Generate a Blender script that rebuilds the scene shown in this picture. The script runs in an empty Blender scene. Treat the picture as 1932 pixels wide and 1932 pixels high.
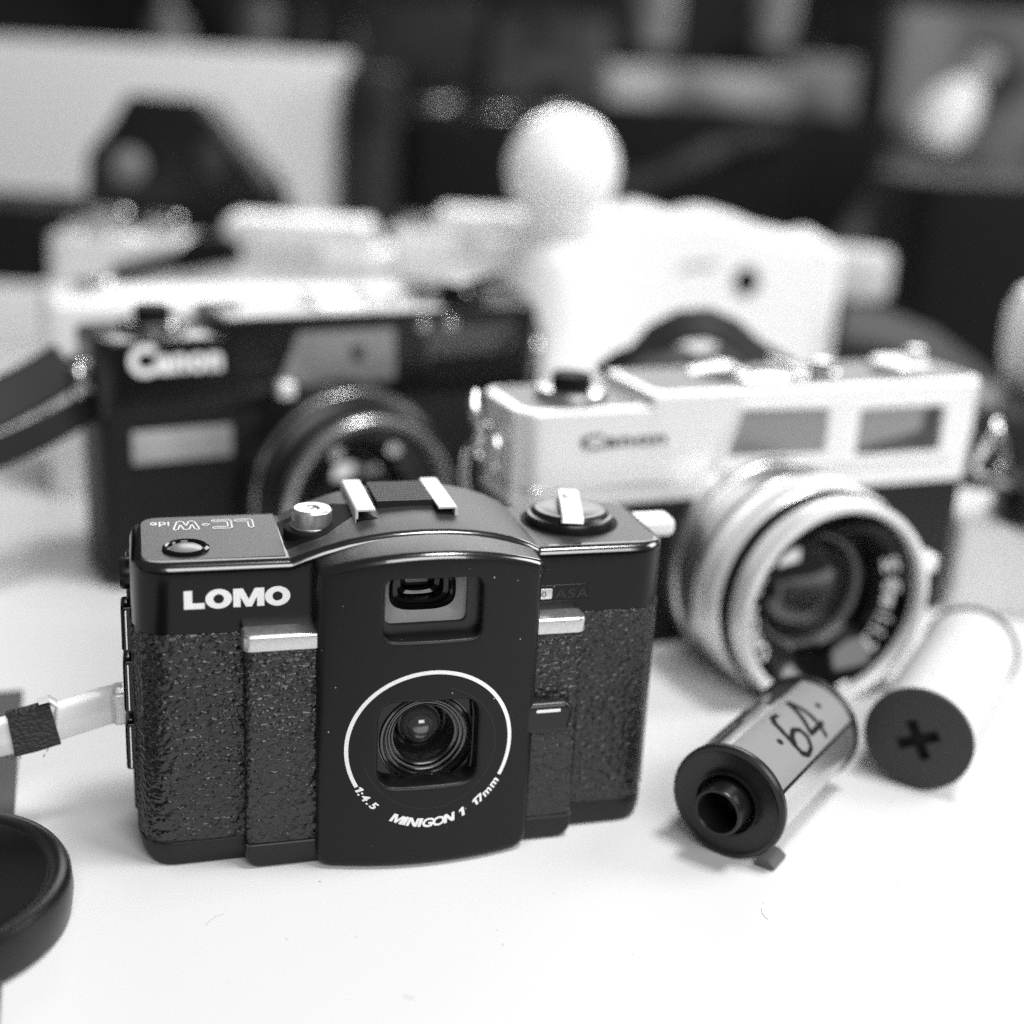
import bpy, bmesh, math, random
from mathutils import Vector, Matrix
from mathutils.geometry import delaunay_2d_cdt
random.seed(7)
MM = 0.001
SC = bpy.context.scene
PI = math.pi

# ------------------------------------------------------------------ camera
cam_d = bpy.data.cameras.new('camera')
cam_o = bpy.data.objects.new('camera', cam_d)
SC.collection.objects.link(cam_o)
R3 = Matrix(((0.96367657, 0.03495105, -0.26477518),
             (-0.26217859, 0.31271477, -0.9129468),
             (0.05089066, 0.94920382, 0.31051932)))
cam_o.matrix_world = Matrix.Translation(Vector((-50.97, -241.6, 154.23)) * MM) @ R3.to_4x4()
cam_d.sensor_fit = 'HORIZONTAL'
cam_d.sensor_width = 36.0
cam_d.lens = 36.0 * 2544.8 / 1932.0
cam_d.clip_start = 0.01
cam_d.clip_end = 20.0
cam_d.dof.use_dof = True
cam_d.dof.focus_distance = 0.264
cam_d.dof.aperture_fstop = 47.42 / 9.4
SC.camera = cam_o

# ------------------------------------------------------------------ world and lamps
w = bpy.data.worlds.new('World')
SC.world = w
w.use_nodes = True
w.node_tree.nodes['Background'].inputs[0].default_value = (1, 1, 1, 1)
w.node_tree.nodes['Background'].inputs[1].default_value = 0.10
SC.view_settings.view_transform = 'Standard'
SC.view_settings.look = 'None'
SC.view_settings.exposure = -0.1
SC.view_settings.gamma = 1.0
SC.cycles.use_denoising = False
SC.cycles.use_adaptive_sampling = False
SC.cycles.sample_clamp_indirect = 3.0
SC.cycles.blur_glossy = 1.0


def area(name, loc, target, sx, sy, power):
    l = bpy.data.lights.new(name, 'AREA')
    l.shape = 'RECTANGLE'
    l.size = sx
    l.size_y = sy
    l.energy = power
    o = bpy.data.objects.new(name, l)
    SC.collection.objects.link(o)
    o.location = loc
    d = Vector(target) - Vector(loc)
    o.rotation_euler = d.to_track_quat('-Z', 'Y').to_euler()
    return o


area('window_light', (0.80, 1.90, 0.98), (0.05, 0.0, 0.0), 2.0, 1.0, 46.0)
area('ceiling_light', (0.34, -0.15, 1.38), (0.05, 0.1, 0.0), 0.3, 0.26, 15.0)
area('room_light', (0.15, -1.1, 0.85), (0.1, 0.2, 0.0), 0.9, 0.7, 14.0)
area('side_window_light', (1.2, -0.1, 0.7), (0.15, 0.15, 0.03), 0.5, 0.7, 10.0)


# ------------------------------------------------------------------ materials
def mat(name, col, rough=0.5, metal=0.0, bump=None, spec=0.5, coat=0.0, emit=0.0, vary=None, ior=None, trans=0.0):
    m = bpy.data.materials.new(name)
    m.use_nodes = True
    nt = m.node_tree
    b = nt.nodes['Principled BSDF']
    c = col if isinstance(col, tuple) else (col, col, col)
    b.inputs['Base Color'].default_value = (*c, 1)
    b.inputs['Roughness'].default_value = rough
    b.inputs['Metallic'].default_value = metal
    b.inputs['Specular IOR Level'].default_value = spec
    b.inputs['Coat Weight'].default_value = coat
    if trans:
        b.inputs['Transmission Weight'].default_value = trans
    if ior:
        b.inputs['IOR'].default_value = ior
    tc = nt.nodes.new('ShaderNodeTexCoord')
    if bump:
        kind, scale, dist, strength = bump
        if kind == 'leather':
            mp = nt.nodes.new('ShaderNodeMapping')
            mp.inputs['Scale'].default_value = (0.85, 1.0, 1.15)
            nt.links.new(tc.outputs['Object'], mp.inputs[0])
            wn = nt.nodes.new('ShaderNodeTexNoise')
            wn.inputs['Scale'].default_value = scale * 1.1
            wn.inputs['Detail'].default_value = 1.0
            nt.links.new(mp.outputs[0], wn.inputs['Vector'])
            mx = nt.nodes.new('ShaderNodeVectorMath')
            mx.operation = 'MULTIPLY_ADD'
            nt.links.new(wn.outputs['Color'], mx.inputs[0])
            mx.inputs[1].default_value = (0.7 / scale,) * 3
            nt.links.new(mp.outputs[0], mx.inputs[2])
            v = nt.nodes.new('ShaderNodeTexVoronoi')
            v.feature = 'SMOOTH_F1'
            v.inputs['Scale'].default_value = scale
            v.inputs['Smoothness'].default_value = 0.35
            nt.links.new(mx.outputs[0], v.inputs['Vector'])
            n2 = nt.nodes.new('ShaderNodeTexNoise')
            n2.inputs['Scale'].default_value = scale * 0.9
            n2.inputs['Detail'].default_value = 3.0
            nt.links.new(mx.outputs[0], n2.inputs['Vector'])
            a = nt.nodes.new('ShaderNodeMath')
            a.operation = 'MULTIPLY_ADD'
            nt.links.new(v.outputs['Distance'], a.inputs[0])
            a.inputs[1].default_value = -1.0
            nt.links.new(n2.outputs['Fac'], a.inputs[2])
            src = a.outputs[0]
        else:
            n = nt.nodes.new('ShaderNodeTexNoise')
            n.inputs['Scale'].default_value = scale
            n.inputs['Detail'].default_value = 3.0
            nt.links.new(tc.outputs['Object'], n.inputs['Vector'])
            src = n.outputs['Fac']
        bp = nt.nodes.new('ShaderNodeBump')
        bp.inputs['Distance'].default_value = dist
        bp.inputs['Strength'].default_value = strength
        nt.links.new(src, bp.inputs['Height'])
        nt.links.new(bp.outputs[0], b.inputs['Normal'])
    if vary:
        scale, lo, hi = vary
        n = nt.nodes.new('ShaderNodeTexNoise')
        n.inputs['Scale'].default_value = scale
        n.inputs['Detail'].default_value = 4.0
        nt.links.new(tc.outputs['Object'], n.inputs['Vector'])
        r = nt.nodes.new('ShaderNodeMapRange')
        r.inputs['From Min'].default_value = 0.3
        r.inputs['From Max'].default_value = 0.7
        r.inputs['To Min'].default_value = lo
        r.inputs['To Max'].default_value = hi
        nt.links.new(n.outputs['Fac'], r.inputs['Value'])
        nt.links.new(r.outputs[0], b.inputs['Roughness'])
    return m


def dusty(m, scale, thr, col=0.45):
    """tiny specks of dust lying on a dark surface"""
    nt = m.node_tree
    b = nt.nodes['Principled BSDF']
    base = b.inputs['Base Color'].default_value[0]
    tc = nt.nodes.new('ShaderNodeTexCoord')
    v = nt.nodes.new('ShaderNodeTexVoronoi')
    v.inputs['Scale'].default_value = scale
    nt.links.new(tc.outputs['Object'], v.inputs['Vector'])
    # only a few cells carry a speck, of random size
    sep = nt.nodes.new('ShaderNodeSeparateColor')
    nt.links.new(v.outputs['Color'], sep.inputs[0])
    mr = nt.nodes.new('ShaderNodeMapRange')
    mr.inputs['From Min'].default_value = 1 - thr
    mr.inputs['From Max'].default_value = 1.0
    mr.inputs['To Min'].default_value = 0.0
    mr.inputs['To Max'].default_value = 0.16
    nt.links.new(sep.outputs[0], mr.inputs['Value'])
    lt = nt.nodes.new('ShaderNodeMath')
    lt.operation = 'LESS_THAN'
    nt.links.new(v.outputs['Distance'], lt.inputs[0])
    nt.links.new(mr.outputs[0], lt.inputs[1])
    mix = nt.nodes.new('ShaderNodeMix')
    mix.data_type = 'RGBA'
    mix.inputs['A'].default_value = (base, base, base, 1)
    mix.inputs['B'].default_value = (col, col, col, 1)
    nt.links.new(lt.outputs[0], mix.inputs['Factor'])
    nt.links.new(mix.outputs['Result'], b.inputs['Base Color'])
    return m


M = {}
M['panel'] = dusty(mat('lens_panel_paint', 0.0085, 0.34, spec=0.22, bump=('n', 5200, 0.00004, 0.5)), 800, 0.07)
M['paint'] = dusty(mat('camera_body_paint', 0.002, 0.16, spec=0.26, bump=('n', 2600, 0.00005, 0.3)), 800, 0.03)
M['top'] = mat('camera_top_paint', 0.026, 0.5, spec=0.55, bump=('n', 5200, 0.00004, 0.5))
M['leather'] = mat('pebbled_leatherette', 0.003, 0.3, bump=('leather', 800, 0.0005, 1.0), spec=0.68)
M['base'] = mat('camera_base_plastic', 0.009, 0.38, spec=0.35, bump=('n', 3000, 0.00004, 0.4))
M['ink'] = mat('white_ink', 0.85, 0.6)
M['greyink'] = mat('grey_ink', 0.8, 0.6)
M['engraved'] = mat('engraved_black', 0.006, 0.4)
M['silver'] = mat('satin_silver_trim', 0.62, 0.34, 0.9, vary=(900, 0.28, 0.42))
M['silverlight'] = mat('bright_silver_paint', 0.8, 0.4, 0.3)
M['chrome'] = mat('chrome', 0.82, 0.16, 1.0)
M['satin'] = mat('satin_chrome', 0.85, 0.36, 0.35)
M['gloss'] = mat('gloss_black', 0.004, 0.1, spec=0.4)
M['matt'] = mat('matt_black', 0.005, 0.7, spec=0.15)
M['bkplastic'] = mat('black_plastic', 0.008, 0.3, spec=0.4)
M['glass'] = mat('coated_lens_glass', 0.05, 0.04, coat=1.0, spec=1.0)
M['lensmetal'] = mat('lens_barrel_metal', 0.6, 0.3, 0.92)
M['topreflection'] = mat('painted_dark_reflection', 0.1, 0.4, spec=0.3)  # dark reflection in the satin silver top, painted as plain grey
M['flap'] = mat('felt_lip', 0.09, 0.5, spec=0.3)
M['lidgrey'] = mat('pale_grey_lid', 0.45, 0.5)
M['edge'] = mat('polished_edge_paint', 0.006, 0.2, spec=1.0, coat=1.0)
M['padmat'] = mat('ribbed_pad_plastic', 0.012, 0.5, spec=0.25)
M['vfframe'] = mat('grey_window_frame', 0.2, 0.5, bump=('n', 700, 0.0002, 0.6))
M['ringgrey'] = mat('dark_grey_ring', 0.05, 0.35)
M['glassgrey'] = mat('grey_lens_element', 0.16, 0.18, coat=0.5)
M['darkglass'] = mat('dark_glass', 0.012, 0.03, spec=1.0, coat=1.0)
M['windowgrey'] = mat('viewfinder_glass_grey', 0.19, 0.12, coat=1.0)
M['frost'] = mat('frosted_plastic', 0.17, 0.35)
M['tablewhite'] = mat('white_tabletop', 0.7, 0.5, bump=('n', 90, 0.0006, 0.12), spec=0.35)
M['whiteplastic'] = mat('white_plastic', 0.92, 0.35)
M['opal'] = mat('opal_glass', 0.9, 0.12, coat=0.6)
M['opal'].node_tree.nodes['Principled BSDF'].inputs['Subsurface Weight'].default_value = 1.0
M['opal'].node_tree.nodes['Principled BSDF'].inputs['Subsurface Radius'].default_value = (1, 1, 1)
M['opal'].node_tree.nodes['Principled BSDF'].inputs['Subsurface Scale'].default_value = 0.03
M['paper'] = mat('white_paper', 0.66, 0.7)
M['greypaper'] = mat('grey_label_paper', 0.23, 0.6, spec=0.3)
M['tin'] = mat('printed_tin', 0.55, 0.24, 0.85)
M['candark'] = mat('cartridge_cap_plastic', 0.013, 0.3, spec=0.4)
M['spool'] = mat('spool_end_plastic', 0.035, 0.55, spec=0.3)
M['blackrubber'] = mat('black_rubber', 0.003, 0.6, spec=0.12, bump=('n', 900, 0.0001, 0.4))
M['tape'] = mat('black_cloth_tape', 0.018, 0.6, bump=('leather', 1400, 0.0003, 0.8))
M['clearstrap'] = mat('clear_plastic_band', 0.68, 0.2, coat=0.6)
M['notebook'] = mat('grey_cover', 0.07, 0.45, spec=0.2)
M['blackleather'] = mat('black_strap_leather', 0.008, 0.45, spec=0.3)
M['greystrap'] = mat('grey_webbing', 0.06, 0.6)
M['wall'] = mat('dark_wall', 0.006, 0.8, spec=0.15)
M['g05'] = mat('dark_grey_box', 0.014, 0.6, spec=0.25)
M['g10'] = mat('mid_grey_box', 0.04, 0.6, spec=0.2)
M['g20'] = mat('grey_box', 0.12, 0.6)
M['g40'] = mat('light_grey_box', 0.26, 0.6)
M['white'] = mat('white_card', 0.68, 0.7)
M['rangeleather'] = mat('camera_vulcanite', 0.006, 0.5, spec=0.3, bump=('leather', 900, 0.0002, 0.6))
M['blackenamel'] = mat('black_enamel', 0.006, 0.22)



def mottle(m, scale, lo, hi):
    nt = m.node_tree
    tc = nt.nodes.new('ShaderNodeTexCoord')
    n = nt.nodes.new('ShaderNodeTexNoise')
    n.inputs['Scale'].default_value = scale
    n.inputs['Detail'].default_value = 3.0
    n.inputs['Distortion'].default_value = 0.6
    nt.links.new(tc.outputs['Object'], n.inputs['Vector'])
    r = nt.nodes.new('ShaderNodeValToRGB')
    r.color_ramp.elements[0].position = 0.38
    r.color_ramp.elements[1].position = 0.62
    r.color_ramp.elements[0].color = (lo, lo, lo, 1)
    r.color_ramp.elements[1].color = (hi, hi, hi, 1)
    nt.links.new(n.outputs['Fac'], r.inputs[0])
    nt.links.new(r.outputs[0], nt.nodes['Principled BSDF'].inputs['Base Color'])


mottle(M['g10'], 14, 0.015, 0.08)
M['cabinet'] = mat('cabinet_paint', 0.1, 0.6, spec=0.2)
mottle(M['cabinet'], 9, 0.015, 0.17)
mottle(M['g20'], 12, 0.05, 0.22)
mottle(M['g40'], 11, 0.12, 0.42)
mottle(M['g05'], 12, 0.006, 0.028)
mottle(M['wall'], 5, 0.003, 0.02)

# ------------------------------------------------------------------ geometry helpers (all in mm)


def rrect(x0, z0, x1, z1, r, n=6, rs=None):
    rs = rs or (r, r, r, r)  # bl, br, tr, tl
    out = []
    for (cx, cz, a0), r in zip(((x0, z0, 180), (x1, z0, 270), (x1, z1, 0), (x0, z1, 90)), rs):
        sx = 1 if cx == x0 else -1
        sz = 1 if cz == z0 else -1
        ox, oz = cx + sx * r, cz + sz * r
        if r < 1e-6:
            out.append((cx, cz))
            continue
        for k in range(n + 1):
            a = math.radians(a0 + 90 * k / n)
            out.append((ox + r * math.cos(a), oz + r * math.sin(a)))
    return out


def circle(cx, cz, r, n=48):
    return [(cx + r * math.cos(2 * PI * k / n), cz + r * math.sin(2 * PI * k / n)) for k in range(n)]


def rounded(pts, rad, n=5):
    """round the corners of a polygon; rad = list of radii"""
    out = []
    N = len(pts)
    for i, p in enumerate(pts):
        r = rad[i] if isinstance(rad, (list, tuple)) else rad
        a = Vector(pts[i - 1]) - Vector(p)
        b = Vector(pts[(i + 1) % N]) - Vector(p)
        if r <= 0:
            out.append(tuple(p))
            continue
        la, lb = a.length, b.length
        a.normalize(); b.normalize()
        ang = a.angle(b)
        if ang > PI - 0.02:
            out.append(tuple(p))
            continue
        t = min(r / math.tan(ang / 2), la * 0.49, lb * 0.49)
        P0 = Vector(p) + a * t
        P1 = Vector(p) + b * t
        for k in range(n + 1):
            s = k / n
            q = P0 * (1 - s) ** 2 + Vector(p) * 2 * s * (1 - s) + P1 * s * s
            out.append((q.x, q.y))
    return out


def resample(loop, step):
    out = []
    N = len(loop)
    for i in range(N):
        a = Vector(loop[i]); b = Vector(loop[(i + 1) % N])
        L = (b - a).length
        k = max(1, int(math.ceil(L / step)))
        for j in range(k):
            q = a.lerp(b, j / k)
            out.append((q.x, q.y))
    return out


def inset(loop, d):
    """offset a CCW loop inwards by d"""
    if abs(d) < 1e-9:
        return list(loop)
    N = len(loop)
    out = []
    for i in range(N):
        p = Vector(loop[i])
        a = (p - Vector(loop[i - 1])); b = (Vector(loop[(i + 1) % N]) - p)
        if a.length < 1e-9: a = b
        if b.length < 1e-9: b = a
        a.normalize(); b.normalize()
        na = Vector((-a.y, a.x)); nb = Vector((-b.y, b.x))
        m = na + nb
        if m.length < 1e-6: m = na.copy()
        m.normalize()
        c = max(0.5, m.dot(na))
        q = p + m * (d / c)
        out.append((q.x, q.y))
    return out


def inside(p, loop):
    x, y = p
    c = False
    j = len(loop) - 1
    for i in range(len(loop)):
        xi, yi = loop[i]; xj, yj = loop[j]
        if (yi > y) != (yj > y) and x < (xj - xi) * (y - yi) / (yj - yi) + xi:
            c = not c
        j = i
    return c


ID = lambda u, v, w: (u, v, w)          # prism along z
FY = lambda u, v, w: (u, -w, v)         # prism along -y: u=x, v=z, w towards the viewer
FX = lambda u, v, w: (w, u, v)          # prism along x: u=y, v=z


class MB:
    def __init__(s):
        s.bm = bmesh.new()

    def ring(s, loop, w, mp, surf=None):
        return [s.bm.verts.new(mp(u, v, w + (surf(u, v) if surf else 0))) for u, v in loop]

    def bridge(s, a, b):
        n = len(a)
        for i in range(n):
            j = (i + 1) % n
            try:
                s.bm.faces.new((a[i], a[j], b[j], b[i]))
            except ValueError:
                pass

    def cap(s, loop, ring, holes, w, mp, surf, grid, flip=False):
        pts = [Vector(p) for p in loop]
        vs = list(ring)
        edges = [(i, (i + 1) % len(loop)) for i in range(len(loop))]
        for hl, hr in holes:
            b = len(pts)
            pts += [Vector(p) for p in hl]
            vs += list(hr)
            edges += [(b + i, b + (i + 1) % len(hl)) for i in range(len(hl))]
        if grid:
            xs = [p[0] for p in loop]; ys = [p[1] for p in loop]
            lo = inset(loop, grid * 0.45)
            hls = [inset(h, -grid * 0.45) for h, _ in holes]
            x = min(xs)
            row = 0
            while x < max(xs):
                y = min(ys) + (grid / 2 if row % 2 else 0)
                while y < max(ys):
                    if inside((x, y), lo) and not any(inside((x, y), h) for h in hls):
                        pts.append(Vector((x, y)))
                        vs.append(s.bm.verts.new(mp(x, y, w + (surf(x, y) if surf else 0))))
                    y += grid
                x += grid * 0.87
                row += 1
        V, E, F, oV, oE, oF = delaunay_2d_cdt(pts, edges, [], 1, 1e-7)
        idx = []
        for i, o in enumerate(oV):
            if o:
                idx.append(vs[o[0]])
            else:
                q = V[i]
                idx.append(s.bm.verts.new(mp(q.x, q.y, w + (surf(q.x, q.y) if surf else 0))))
        for f in F:
            c = (sum(V[i].x for i in f) / len(f), sum(V[i].y for i in f) / len(f))
            if not inside(c, loop) or any(inside(c, h) for h, _ in holes):
                continue
            try:
                s.bm.faces.new([idx[i] for i in f])
            except ValueError:
                pass

    def prism(s, loop, w0, w1, r1=0.0, r0=0.0, holes=(), mp=ID, surf=None, grid=None, nf=4):
        """w1 = front cap (may be curved by surf), w0 = back cap.
        holes: (loop, fillet, depth, floor)"""
        rings = []
        if r0 > 0:
            for k in range(nf + 1):
                a = PI / 2 * k / nf
                rings.append((inset(loop, r0 * (1 - math.sin(a))), w0 + r0 * (1 - math.cos(a)), None))
        else:
            rings.append((loop, w0, None))
        if r1 > 0:
            for k in range(nf + 1):
                a = PI / 2 * k / nf
                rings.append((inset(loop, r1 * (1 - math.cos(a))), w1 - r1 + r1 * math.sin(a), surf))
        else:
            rings.append((loop, w1, surf))
        R = [s.ring(l, w, mp, sf) for l, w, sf in rings]
        for a, b in zip(R[:-1], R[1:]):
            s.bridge(a, b)
        if all(h[3] for h in holes):
            s.cap(rings[0][0], R[0], [], w0, mp, None, None)
        hs = []
        for hl, fr, dep, floor in holes:
            prev = None
            first = None
            if fr > 0:
                for k in range(nf + 1):
                    a = PI / 2 * k / nf
                    lp = inset(hl, -fr * (1 - math.sin(a)))
                    rg = s.ring(lp, w1 - fr * (1 - math.cos(a)), mp, surf)
                    if first is None:
                        first = (lp, rg)
                    if prev:
                        s.bridge(prev, rg)
                    prev = rg
            else:
                prev = s.ring(hl, w1, mp, surf)
                first = (hl, prev)
            bot = s.ring(hl, w1 - dep, mp, None if floor != 's' else surf)
            s.bridge(prev, bot)
            if floor:
                s.cap(hl, bot, [], w1 - dep, mp, None, None)
            hs.append(first)
        s.cap(rings[-1][0], R[-1], hs, w1, mp, surf, grid)
        return s

    def box(s, x0, x1, y0, y1, z0, z1, r=0.0):
        rr = min(r, (x1 - x0) * .45, (y1 - y0) * .45, (z1 - z0) * .45)
        return s.prism(rrect(x0, y0, x1, y1, rr * 1.001 if rr else 0, 4), z0, z1, rr, rr)

    def lathe(s, prof, o=(0, 0, 0), ax=(0, 0, 1), n=64, closed=False):
        """prof: (radius, height along axis)"""
        ax = Vector(ax).normalized()
        t = Vector((0, 0, 1)) if abs(ax.z) < .9 else Vector((1, 0, 0))
        U = ax.cross(t).normalized()
        W = ax.cross(U).normalized()
        o = Vector(o)
        prev = None
        first = None
        for r, h in prof:
            if r < 1e-6:
                cur = [s.bm.verts.new(o + ax * h)]
            else:
                cur = [s.bm.verts.new(o + ax * h + (U * math.cos(2 * PI * k / n) + W * math.sin(2 * PI * k / n)) * r) for k in range(n)]
            if prev:
                if len(prev) == 1 and len(cur) > 1:
                    for k in range(n): s.bm.faces.new((prev[0], cur[k], cur[(k + 1) % n]))
                elif len(cur) == 1 and len(prev) > 1:
                    for k in range(n): s.bm.faces.new((prev[(k + 1) % n], prev[k], cur[0]))
                elif len(cur) > 1:
                    s.bridge(prev, cur)
            prev = cur
            if first is None: first = cur
        if closed and len(first) > 1:
            s.bridge(prev, first)
        return s

    def knurl(s, o, ax, r, h0, h1, n=60, d=0.4):
        prof = []
        ax = Vector(ax).normalized()
        t = Vector((0, 0, 1)) if abs(ax.z) < .9 else Vector((1, 0, 0))
        U = ax.cross(t).normalized(); W = ax.cross(U).normalized(); o = Vector(o)
        def rg(h, dd):
            out = []
            for k in range(2 * n):
                a = PI * k / n
                rr = r - (dd if k % 2 else 0)
                out.append(s.bm.verts.new(o + ax * h + (U * math.cos(a) + W * math.sin(a)) * rr))
            return out
        a = rg(h0, d); b = rg(h1, d); c = rg(h1, d)
        s.bridge(a, b)
        s.bm.faces.new(b)
        s.bm.faces.new(a)
        for v in c: s.bm.verts.remove(v)
        return s

    def tube(s, pts, r, n=12, closed=False):
        P = [Vector(p) for p in pts]
        N = len(P)
        prev = None
        first = None
        up = None
        for i in range(N):
            if closed:
                t = (P[(i + 1) % N] - P[i - 1])
            else:
                t = P[min(i + 1, N - 1)] - P[max(i - 1, 0)]
            t.normalize()
            if up is None:
                up = Vector((0, 0, 1)) if abs(t.z) < .9 else Vector((1, 0, 0))
            u = (up - t * up.dot(t)).normalized()
            v = t.cross(u)
            up = u
            rr = r[i] if isinstance(r, (list, tuple)) else r
            cur = [s.bm.verts.new(P[i] + (u * math.cos(2 * PI * k / n) + v * math.sin(2 * PI * k / n)) * rr) for k in range(n)]
            if prev: s.bridge(prev, cur)
            else: first = cur
            prev = cur
        if closed:
            s.bridge(prev, first)
        else:
            s.bm.faces.new(first); s.bm.faces.new(prev)
        return s

    def ribbon(s, pts, wid, th, wdir):
        """flat band along pts; wdir: width direction (vector or list)"""
        P = [Vector(p) for p in pts]
        N = len(P)
        prev = None
        for i in range(N):
            t = (P[min(i + 1, N - 1)] - P[max(i - 1, 0)]).normalized()
            wd = Vector(wdir[i] if isinstance(wdir, list) else wdir)
            wd = (wd - t * wd.dot(t)).normalized()
            nn = t.cross(wd)
            a, b = wd * wid / 2, nn * th / 2
            e = 0.85
            cur = [s.bm.verts.new(P[i] + q) for q in (a * e + b, a + b * .3, a - b * .3, a * e - b, -a * e - b, -a - b * .3, -a + b * .3, -a * e + b)]
            if prev: s.bridge(prev, cur)
            else: first = cur
            prev = cur
        s.bm.faces.new(first); s.bm.faces.new(prev)
        return s

    def flat(s, loop, w, mp=FY, surf=None, th=0.05):
        """thin raised ink: a polygon with a little thickness"""
        a = s.ring(loop, w, mp, surf)
        b = s.ring(loop, w + th, mp, surf)
        s.bridge(a, b)
        s.cap(loop, b, [], w + th, mp, surf, None)
        return s

    def build(s, name, material, parent=None, warp=None, smooth=35, xf=None):
        if warp:
            for v in s.bm.verts:
                v.co = Vector(warp(*v.co))
        if xf:
            s.bm.transform(xf)
        bmesh.ops.remove_doubles(s.bm, verts=s.bm.verts, dist=1e-5)
        bmesh.ops.recalc_face_normals(s.bm, faces=s.bm.faces)
        s.bm.transform(Matrix.Scale(MM, 4))
        me = bpy.data.meshes.new(name)
        s.bm.to_mesh(me)
        s.bm.free()
        for p in me.polygons: p.use_smooth = True
        me.set_sharp_from_angle(angle=math.radians(smooth))
        me.materials.append(M[material] if isinstance(material, str) else material)
        o = bpy.data.objects.new(name, me)
        SC.collection.objects.link(o)
        if parent: o.parent = parent
        return o


def thing(name, label, cat, loc=(0, 0, 0), deg=0, group=None):
    o = bpy.data.objects.new(name, None)
    o.empty_display_size = 0.02
    SC.collection.objects.link(o)
    o.location = Vector(loc) * MM
    o.rotation_euler = (0, 0, math.radians(deg))
    o['label'] = label
    o['category'] = cat
    if group: o['group'] = group
    return o


def tag(o, label, cat, loc=None, deg=0, group=None):
    o['label'] = label
    o['category'] = cat
    if group: o['group'] = group
    if loc is not None:
        o.location = Vector(loc) * MM
        o.rotation_euler = (0, 0, math.radians(deg))
    return o


def text_bm(body, size, bold=0.0, shear=0.0, sx=1.0, spacing=1.0, extrude=0.03, align='LEFT'):
    """letters in mm in the xy plane, as a bmesh"""
    c = bpy.data.curves.new('t', 'FONT')
    c.body = body
    c.size = 1.0
    c.offset = bold
    c.shear = shear
    c.space_character = spacing
    c.align_x = align
    c.resolution_u = 4
    o = bpy.data.objects.new('t', c)
    SC.collection.objects.link(o)
    bpy.context.view_layer.update()
    me = bpy.data.meshes.new_from_object(o.evaluated_get(bpy.context.evaluated_depsgraph_get()))
    bm = bmesh.new()
    bm.from_mesh(me)
    bpy.data.objects.remove(o)
    bpy.data.curves.remove(c)
    bpy.data.meshes.remove(me)
    bm.transform(Matrix.Diagonal((size * sx, size, 1, 1)))
    g = bmesh.ops.extrude_face_region(bm, geom=bm.faces[:])
    for v in g['geom']:
        if isinstance(v, bmesh.types.BMVert): v.co.z += extrude
    return bm


def text_obj(name, bodies, material, parent, place):
    """bodies: list of (bm, fn(co)->co) merged into one lettering mesh"""
    out = MB()
    for bm, fn in bodies:
        mp = {}
        for v in bm.verts: mp[v] = out.bm.verts.new(fn(v.co))
        for f in bm.faces:
            try: out.bm.faces.new([mp[v] for v in f.verts])
            except ValueError: pass
        bm.free()
    return out.build(name, material, parent)


# ================================================================== THE SETTING
def structure(o):
    o['kind'] = 'structure'
    return o


BG = (-50.97, -241.6)
BGA = -16.17
structure(MB().prism(rrect(-900, -260, 700, 1000, 20), -20, 0, 1.5, 1.5).build('table_top', 'tablewhite'))
ft = structure(MB().box(-3000, 3000, -1500, 3500, -745, -740).build('floor', 'g10'))
wl = structure(MB().box(-3000, 3000, 1700, 1720, -740, 480).build('wall', 'wall'))
wl.location = Vector((BG[0], BG[1], 0)) * MM
wl.rotation_euler = (0, 0, math.radians(BGA))

# ================================================================== MAIN COMPACT CAMERA
cam1 = thing('compact_camera', 'small black camera in sharp focus, pebbled grips, white LOMO lettering and white lens circle', 'camera')
HW, DP = 53.5, 29.0


def warp1(x, y, z, R=7.0):
    ax = abs(x)
    lim = HW - R
    if ax > lim:
        dx = min(ax - lim, R * 0.985)
        d = R - math.sqrt(R * R - dx * dx)
        half = DP / 2
        y = half + (y - half) * (half - d) / half
    return (x, y, z)


# outline of the body seen from the front, with the hump in the top
hump = [(25.6, 64.0), (23.4, 65.2), (20.5, 66.3), (16.5, 67.3), (12.4, 68.0), (7, 68.5), (1.7, 68.6), (-4, 68.4), (-8.6, 67.9), (-13, 67.2), (-17.8, 66.0), (-21.3, 64.9), (-24.0, 63.9)]
outl = rounded([(-HW, 0), (HW, 0), (HW, 64)] + [(48, 64)] + hump + [(-48, 64), (-HW, 64)],
               [6.5, 6.5, 2.2, 0] + [1.2] + [0] * (len(hump) - 2) + [0.8, 0, 2.2], 6)
outl = resample(outl, 2.0)


def hump_rise(x, y, z):
    # the hump climbs a little towards the back of the camera
    if z > 64.0 and -25 < x < 27:
        z = z + (z - 64.0) * 0.38 * max(0, min(1, y / 26.0))
    return warp1(x, y, z)


FYB = lambda u, v, w: (u, -w, v)
body = MB().prism(outl, -DP, 0, 1.9, 2.4, mp=FYB, nf=6, grid=2.2,
                  holes=[(circle(2.3, 26.6, 10.5, 60), 0, 6, True), (rrect(-8.2, 49.2, 12.2, 63.0, 2), 0, 8, True)]).build('body', 'paint', cam1, warp=hump_rise, smooth=40)

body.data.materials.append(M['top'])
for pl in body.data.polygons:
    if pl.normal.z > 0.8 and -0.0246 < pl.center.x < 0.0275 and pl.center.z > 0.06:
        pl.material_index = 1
body.data.materials.append(M['edge'])
for pl in body.data.polygons:
    if -0.96 < pl.normal.y < -0.3 and pl.normal.z > 0.25:
        pl.material_index = 2

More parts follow.
